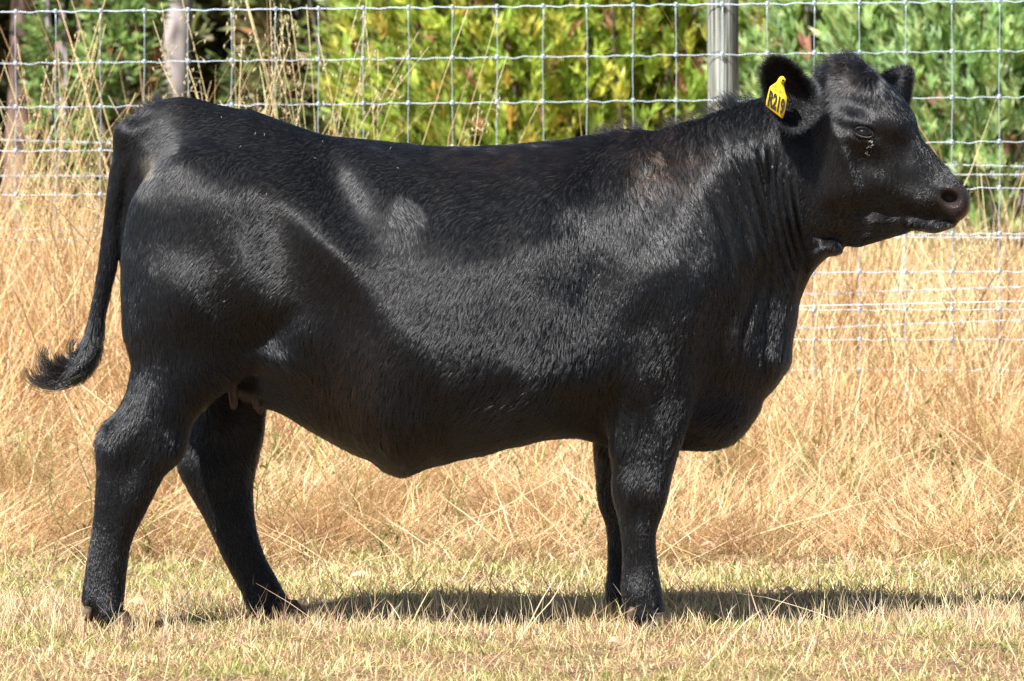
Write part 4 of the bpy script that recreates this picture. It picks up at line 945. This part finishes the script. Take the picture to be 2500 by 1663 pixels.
# small green weeds and dry bits on the ground
m_weed = leaf_mat('weed_leaf', .35, .5, .3)
def weed(px, Y, h, label, colr, seed, nl=26, stem=(.20, .24, .08)):
    r = np.random.default_rng(seed); c = P(px, 0, Y); zg = float(ground_z(c[0], Y)); h *= 1.3 if Y < 1.8 else 2.3; root = empty('weed', (c[0], Y, zg)); tag(root, label, 'weed', 'small weeds in the dry grass')
    g, l = Bag(), Bag()
    for b_ in range(4):
        a = r.normal(0, .35); t = np.linspace(0, 1, 5); pts = np.array([c[0], Y, zg]) + np.stack([np.sin(a) * t + .1 * np.sin(t * 5 + b_), r.normal(0, .2) * t, t * np.cos(a)], 1) * h * r.uniform(.6, 1.1)
        g.tube(pts, np.linspace(.0022, .001, 5), 5, stem)
        for k in range(nl // 4):
            u = r.random(); p = pts[int(u * 3.99)] + (pts[min(int(u * 3.99) + 1, 4)] - pts[int(u * 3.99)]) * (u * 4 % 1); an = r.uniform(0, 6.28); L = r.uniform(.014, .032)
            d = np.array([math.cos(an), math.sin(an) * .6, r.uniform(-.1, .9)]); d /= np.linalg.norm(d); s_ = np.cross(d, [0, .3, 1]); s_ /= np.linalg.norm(s_)
            l.add([p, p + d * L * .5 + s_ * L * .22, p + d * L, p + d * L * .5 - s_ * L * .22], [[0, 1, 2, 3]], None, np.array(colr) * r.uniform(.7, 1.3))
    g.build('stem', m_weed, root, use_tint=True); l.build('leaf', m_weed, root, use_tint=True, smooth=False)
for i, a in enumerate([(1300, 3.0, .10, 'dark green leafy weed under the middle of the belly'), (2115, 2.6, .12, 'spindly green weed in the straw at the lower right'), (188, 2.2, .16, 'thin branching green weed left of the rear hoof'), (650, 2.3, .13, 'green weed just right of the hind legs'), (935, 1.9, .07, 'low green weed on the ground under the belly'),
        (2360, 2.7, .10, 'small green weed near the right edge'), (1760, 2.9, .12, 'fine green stems under the brisket'), (360, 2.0, .09, 'bushy green weed between the hind legs'), (840, 2.6, .10, 'greenish upright weed under the flank')]):
    weed(*a, (.13, .20, .04), 40 + i)
for i, (px, Y, h) in enumerate([(90, 2.9, .10), (480, 3.1, .12), (700, 3.2, .10), (1130, 2.5, .07), (1420, 2.2, .06), (1690, 3.4, .12), (1985, 3.0, .10), (2250, 3.3, .12), (2440, 2.1, .08), (1210, 3.6, .10)]):
    wl_ = ['far left', 'left of the near hind leg\'s hock', 'right of the hind legs', 'under the belly', 'behind the front cannon bones', 'just right of the knees', 'below the brisket\'s right', 'below the muzzle', 'at the lower right edge', 'under the lowest point of the belly'][i]
    weed(px, Y, h, 'faint yellow green weed in the straw ' + wl_, (.26, .32, .08), 70 + i, 18)
weed(615, 2.0, .05, 'small red leaved creeper beside the far hind leg', (.50, .12, .06), 60, 22, (.4, .12, .06))
m_dead = noise_mat('fallen_leaf', [(0.3, (0.45, 0.27, 0.17)), (0.7, (0.66, 0.43, 0.30))], 30, rough=.7)
for i, (px, py, L, an, Y, lb) in enumerate(((335,1492,.05,.1,.35,'curled dry gum leaf right of the near hind hoof'), (1400,1330,.05,.3,1.9,'pale dry gum leaf on the ground left of the front legs'), (1730,1310,.05,-.2,2.1,'broad fallen leaf right of the front legs'), (1925,1465,.035,.5,.75,'small fallen leaf at the edge of the shadow'), (880,1415,.055,.1,1.3,'pale fallen leaf under the belly'), (1500,1600,.03,.2,-.6,'yellowed leaf in the foreground'))):
    x = P(px, py, Y)[0]; z = float(ground_z(x, Y)) + .018; t = np.linspace(0, 1, 9); V = []
    for k in t: V += [(x + (k - .5) * L * math.cos(an), Y + (k - .5) * L * math.sin(an) - .3 * L * math.sin(math.pi * k) ** .8, z + .004 * math.sin(k * 5)), (x + (k - .5) * L * math.cos(an), Y + (k - .5) * L * math.sin(an) + .2 * L * math.sin(math.pi * k), z + .012 * math.sin(math.pi * k) + .003)]
    V = np.array(V); f = np.arange(8)[:, None] * 2; F = np.concatenate([f, f + 2, f + 3, f + 1], 1)
    tag(mesh('dry_leaf', V, F, m_dead, origin=V[8]), lb, 'leaf', 'fallen dry leaves')
m_twig = noise_mat('dark_twig', [(0.3, (0.05, 0.04, 0.035)), (0.7, (0.14, 0.10, 0.07))], 30)
for i, (px, Y, L, an, lb) in enumerate(((985,.75,.09,.9,'dark bare twig leaning left of centre in the shadow'), (1190,.7,.10,1.45,'upright dark twig in the shadow under the belly'), (420,.5,.07,.8,'thin dark twig between the hind hooves'), (1690,.9,.07,2.3,'short brown twig right of the front legs'))):
    c = P(px, 0, Y); c[2] = ground_z(c[0], Y); g = Bag(); d = np.array([math.cos(an), .1, math.sin(an)])
    g.tube([c, c + d * L * .4 + (.004, 0, 0), c + d * L * .7, c + d * L * 1.2 + (.006, 0, .01)], [.0014, .0012, .001, .0005], 5)
    g.tube([c + d * L * .5, c + d * L * .7 + (-.018, 0, .022)], [.0009, .0004], 4); g.tube([c + d * L * .7, c + d * L * .9 + (.02, 0, .012)], [.0008, .0004], 4)
    tag(g.build('twig', m_twig, origin=c), lb, 'twig', 'dark twigs in the grass')

# ------------------------------------------------------------------ shrubs and trees behind the fence
m_leaf = leaf_mat('shrub_leaf', .42, .42, .45)
m_bark = noise_mat('grey_bark', [(0.42, (0.10, 0.085, 0.08)), (0.50, (0.27, 0.235, 0.23)), (0.66, (0.42, 0.37, 0.36))], 5, (1, 1, .35), .85, .3, 7, .8)  # mottled bark; its pale and dark patches also paint in dappled sun and shade
m_bark2 = noise_mat('pink_bark', [(0.35, (0.10, 0.065, 0.05)), (0.65, (0.36, 0.24, 0.19))], 6, (1, 1, .4), .85, .3, 6, .6)
m_bark3 = noise_mat('dark_bark', [(0.3, (0.05, 0.04, 0.034)), (0.6, (0.16, 0.125, 0.10))], 6, (1, 1, .35), .9, .3, 6, .6)

def leaves(base, d, L, W, fold, tintv):
    """n leaves as folded diamonds: base (n,3), direction (n,3)"""
    n = len(base); r = np.random.default_rng(n)
    s_ = np.cross(d, r.normal(size=(n, 3))); s_ /= np.linalg.norm(s_, axis=1)[:, None]; nn = np.cross(d, s_)
    L = L[:, None]; W = W[:, None]
    V = np.stack([base, base + d * L * .45 + s_ * W - nn * fold * W, base + d * L, base + d * L * .45 - s_ * W - nn * fold * W], 1).reshape(-1, 3)
    o = np.arange(n)[:, None] * 4
    return V, np.concatenate([np.concatenate([o, o + 1, o + 2], 1), np.concatenate([o, o + 2, o + 3], 1)]), np.repeat(tintv, 4, 0)

def shrub(px, Y, h, rad, label, pal, tips, seed, nshoot=900, per=11, LL=.075, LW=.0085, group='broad shrubs behind the fence', name='shrub', tipf=.12, upright=.9, z0=None, kind_cat='shrub', flat=1.0):
    r = np.random.default_rng(seed); c = P(px, 0, Y); zg = float(ground_z(c[0], Y)); root = empty(name, (c[0], Y, zg)); tag(root, label, kind_cat, group)
    u = r.normal(size=(nshoot * 2, 3)); u /= np.linalg.norm(u, axis=1)[:, None]
    u = u[(u[:, 1] < .35) | (r.random(len(u)) < .3)][:nshoot]; n = len(u)
    lump = 1 + .22 * wobble(u, .9, seed + 1) + .12 * wobble(u, .35, seed + 2)
    dep = np.where(r.random(n) < .72, 1, r.uniform(.55, .95, n))
    cz = (h if z0 is None else z0) * (.5 if z0 is None else 1); rz = h * .56 if z0 is None else h
    p = np.array([c[0], Y, zg + cz]) + u * np.array([rad, rad * .9, rz]) * (lump * dep)[:, None]
    k = p[:, 2] > ground_z(p[:, 0], p[:, 1]) + .02; p, u = p[k], u[k]; n = len(p)
    axis = u * np.array([.7, .7, .3]) + np.array([0, 0, upright]) + r.normal(0, .28, (n, 3)); axis /= np.linalg.norm(axis, axis=1)[:, None]
    A = np.repeat(axis, per, 0); B = np.repeat(p, per, 0); m = len(A)
    q = r.normal(size=(m, 3)); q -= A * (q * A).sum(1)[:, None]; q /= np.linalg.norm(q, axis=1)[:, None]
    sp = r.uniform(.2, .8, m)[:, None]; d = A * 1.0 + q * sp * 1.1; d /= np.linalg.norm(d, axis=1)[:, None]
    B = B + A * ((r.random(m) - .5) * LL * 1.1)[:, None]
    pal = np.array(pal); tips = np.array(tips)
    sc_ = pal[r.integers(0, len(pal), n)] * (1 + .25 * wobble(p, .5, seed + 7)[:, None]) * (1 + r.normal(0, .12, (n, 1)))
    tp = r.random(n) < tipf * (1 + 1.3 * wobble(p, .6, seed + 8)); sc_[tp] = tips[r.integers(0, len(tips), tp.sum())]
    C = np.clip(np.repeat(sc_, per, 0) * (1 + r.normal(0, .12, (m, 1))), .01, .9)
    V, F, T = leaves(B, d, LL * r.uniform(.7, 1.2, m), LW * r.uniform(.7, 1.3, m), .3, C)
    mesh('foliage', V, F, m_leaf, root, T)
    g = Bag()
    for i in range(14):
        t = p[r.integers(0, n)]; b = np.array([c[0] + r.normal(0, rad * .15), Y + r.normal(0, .1), zg - .05]); mid = (b + t) / 2 + r.normal(0, .06, 3) + (0, 0, .08)
        g.tube(spline([b, mid, t], 5, False), np.linspace(.016, .004, 11), 6)
    g.build('stem', m_bark3 if seed % 2 else m_bark, root)
    return root

YG = [(.50, .62, .11), (.40, .55, .10), (.60, .68, .16), (.32, .45, .08), (.66, .64, .13)]
YT = [(.72, .40, .26), (.74, .50, .12), (.66, .46, .10), (.80, .50, .36)]
PG = [(.44, .60, .24), (.54, .68, .30), (.34, .50, .19), (.60, .72, .34), (.42, .60, .32)]
PT = [(.68, .36, .28), (.60, .28, .22), (.75, .60, .34)]
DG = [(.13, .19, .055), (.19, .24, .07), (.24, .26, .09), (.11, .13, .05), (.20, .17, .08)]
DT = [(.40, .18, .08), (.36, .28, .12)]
BR = [(.22, .34, .10), (.28, .38, .12), (.17, .27, .08)]
S = [
 (1085, 8.3, 2.2, .50, 'leftmost of the yellow green bushes, above the cow\'s loin', YG, YT),
 (1215, 7.9, 2.0, .55, 'bright yellow green bush behind the lowest part of the back', YG, YT),
 (1370, 8.5, 2.2, .62, 'yellowish bush behind the middle of the fence', YG, YT),
 (1520, 8.0, 2.1, .60, 'lime green bush left of the fence post, over the withers', YG, YT),
 (1690, 8.6, 2.2, .60, 'yellow green bush directly behind the fence post', YG, YT),
 (1880, 8.3, 2.2, .58, 'bush between the post and the cow\'s poll', YG, YT),
 (2080, 7.6, 2.0, .55, 'pale blue green bush directly above the cow\'s forehead', PG, PT),
 (2260, 7.4, 1.75, .55, 'pale green bush with upright leaves above the muzzle', PG, PT),
 (2430, 7.2, 1.75, .58, 'pale green bush with a few red tips at the right edge', PG, PT),
 (2600, 7.8, 2.1, .6, 'pale bush mostly beyond the right edge of the picture', PG, PT),
 (2790, 7.6, 1.9, .6, 'pale green bush beyond the right edge of the picture', PG, PT),
 (2980, 8.2, 2.3, .7, 'larger pale green bush well beyond the right edge', PG, PT),
 (3200, 7.8, 2.0, .7, 'farthest pale green bush beyond the right edge', PG, PT),
 (2180, 8.9, 2.7, .7, 'taller soft green bush behind the far ear', PG, PT),
 (2420, 9.0, 2.6, .75, 'taller mid green bush in the upper right corner', [(.24, .38, .12), (.30, .44, .16)], PT),
 (1290, 9.4, 2.9, .75, 'tall mid green bush in the second row left of centre', YG, YT),
 (1600, 9.6, 3.0, .8, 'tall mid green bush in the second row by the post', YG, YT),
 (1960, 9.6, 3.0, .75, 'tall yellow green bush in the second row above the near ear', YG, YT),
 (1130, 9.8, 3.0, .55, 'tall green bush in the second row behind the loin', YG, YT),
]
for i, (px, Y, h, rad, lb, pal, tips) in enumerate(S):
    k_ = 1.22; shrub(px, Y + 3.6, h * k_, rad * k_ * .98, lb, pal, tips, 100 + i, nshoot=1300 if Y < 9 else 1000, per=10, tipf=.08 if pal is YG else .035, LL=.090, LW=.0115, upright=1.2)
# shaded undergrowth and wood to the left
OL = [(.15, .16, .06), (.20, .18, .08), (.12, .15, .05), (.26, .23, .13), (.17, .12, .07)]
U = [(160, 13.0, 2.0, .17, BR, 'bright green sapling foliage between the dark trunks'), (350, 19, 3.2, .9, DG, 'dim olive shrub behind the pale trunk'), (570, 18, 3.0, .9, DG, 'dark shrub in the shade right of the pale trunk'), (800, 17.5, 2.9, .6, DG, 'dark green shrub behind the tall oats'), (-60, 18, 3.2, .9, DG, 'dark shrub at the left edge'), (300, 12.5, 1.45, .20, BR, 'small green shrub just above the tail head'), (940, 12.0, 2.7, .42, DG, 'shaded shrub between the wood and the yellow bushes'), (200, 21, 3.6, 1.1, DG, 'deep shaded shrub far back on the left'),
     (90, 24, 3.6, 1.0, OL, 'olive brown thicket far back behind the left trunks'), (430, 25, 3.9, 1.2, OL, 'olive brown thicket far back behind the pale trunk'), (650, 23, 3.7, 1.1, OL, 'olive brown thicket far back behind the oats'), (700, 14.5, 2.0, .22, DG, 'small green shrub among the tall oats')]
for i, (px, Y, h, rad, pal, lb) in enumerate(U):
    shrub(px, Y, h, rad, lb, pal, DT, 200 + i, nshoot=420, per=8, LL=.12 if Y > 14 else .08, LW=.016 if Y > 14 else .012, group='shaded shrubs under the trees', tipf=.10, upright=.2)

def tree(px, Y, r0, lean, bark, label, pal, seed, crown=(0, 0, 5.2), cr=1.5, nleaf=9000, hgt=6.0, low=None):
    r = np.random.default_rng(seed); c = P(px, 0, Y); zg = float(ground_z(c[0], Y)); root = empty('tree', (c[0], Y, zg)); tag(root, label, 'tree', 'trees in the wood behind the fence')
    t = np.linspace(0, 1, 26); ax = np.stack([c[0] + lean * t * hgt + .05 * np.sin(t * 7 + seed), Y + .04 * np.sin(t * 5), zg - .1 + t * hgt], 1)
    g = Bag(); g.tube(ax, r0 * (1.08 - .62 * t) * (1 + .05 * np.sin(t * 40 + seed)), 16)
    cc = ax[-1] * .35 + ax[18] * .65
    cen = np.array([c[0] + crown[0], Y + crown[1], crown[2]]); ends = []
    for k in range(9):
        e = cen + r.normal(0, 1, 3) * np.array([cr, cr, cr * .5]) * .6; s0 = ax[r.integers(14, 25)]
        g.tube(spline([s0, (s0 + e) / 2 + r.normal(0, .15, 3), e], 6, False), np.linspace(r0 * .4, r0 * .08, 13), 7); ends.append(e)
    g.build('trunk', bark, root)
    nc = 60; cl = np.array(ends)[r.integers(0, 9, nc)] + r.normal(0, 1, (nc, 3)) * np.array([cr, cr, cr * .55]) * .45
    if low is not None: cl[:14] = c + r.normal(0, 1, (14, 3)) * np.array([.35, .35, .3]) + np.array([0, 0, 1]) * (low - c[2])
    p = cl[r.integers(0, nc, nleaf)] + r.normal(0, .20, (nleaf, 3)); d = r.normal(0, .5, (nleaf, 3)) + np.array([0, 0, -.6]); d /= np.linalg.norm(d, axis=1)[:, None]
    C = np.array(pal)[r.integers(0, len(pal), nleaf)] * (1 + r.normal(0, .2, (nleaf, 1)))
    V, F, T = leaves(p, d, r.uniform(.12, .20, nleaf), r.uniform(.015, .026, nleaf), .2, np.clip(C, .01, .9)); mesh('crown', V, F, m_leaf, root, T)
T_ = [(437, 14.5, .082, .004, m_bark, 'tree with pale grey and dark patched trunk above the rump', DG, (1.2, 1.6, 5.8), None),
 (46, 14.5, .074, -.008, m_bark2, 'slim tree with pinkish bark at the left edge', DG, (.6, 1.6, 5.8), None),
 (112, 17, .095, .0, m_bark3, 'dark trunked tree right of the pinkish one', DG, (-1.4, -1.6, 6.0), None),
 (258, 18, .100, .01, m_bark3, 'dark trunked tree straight above the tail', DG, (-1.2, -1.6, 6.0), None),
 (500, 17, .045, .05, m_bark2, 'thin leaning tree right of the pale trunk', DG, (-.9, -1.4, 5.8), None),
 (660, 19, .12, .0, m_bark3, 'dark trunked tree behind the tall oats', DG, (-1.1, -1.6, 6.2), None),
 (345, 22, .08, .02, m_bark3, 'thin dark trunk far back left of the pale tree', DG, (-.9, -1.8, 6.4), None),
 (-150, 16, .12, .0, m_bark3, 'dark tree just beyond the left edge', DG, (-1.2, -1.8, 6.0), None)]
for i, (px, Y, r0, ln_, bk_, lb, pal, cw, low) in enumerate(T_):
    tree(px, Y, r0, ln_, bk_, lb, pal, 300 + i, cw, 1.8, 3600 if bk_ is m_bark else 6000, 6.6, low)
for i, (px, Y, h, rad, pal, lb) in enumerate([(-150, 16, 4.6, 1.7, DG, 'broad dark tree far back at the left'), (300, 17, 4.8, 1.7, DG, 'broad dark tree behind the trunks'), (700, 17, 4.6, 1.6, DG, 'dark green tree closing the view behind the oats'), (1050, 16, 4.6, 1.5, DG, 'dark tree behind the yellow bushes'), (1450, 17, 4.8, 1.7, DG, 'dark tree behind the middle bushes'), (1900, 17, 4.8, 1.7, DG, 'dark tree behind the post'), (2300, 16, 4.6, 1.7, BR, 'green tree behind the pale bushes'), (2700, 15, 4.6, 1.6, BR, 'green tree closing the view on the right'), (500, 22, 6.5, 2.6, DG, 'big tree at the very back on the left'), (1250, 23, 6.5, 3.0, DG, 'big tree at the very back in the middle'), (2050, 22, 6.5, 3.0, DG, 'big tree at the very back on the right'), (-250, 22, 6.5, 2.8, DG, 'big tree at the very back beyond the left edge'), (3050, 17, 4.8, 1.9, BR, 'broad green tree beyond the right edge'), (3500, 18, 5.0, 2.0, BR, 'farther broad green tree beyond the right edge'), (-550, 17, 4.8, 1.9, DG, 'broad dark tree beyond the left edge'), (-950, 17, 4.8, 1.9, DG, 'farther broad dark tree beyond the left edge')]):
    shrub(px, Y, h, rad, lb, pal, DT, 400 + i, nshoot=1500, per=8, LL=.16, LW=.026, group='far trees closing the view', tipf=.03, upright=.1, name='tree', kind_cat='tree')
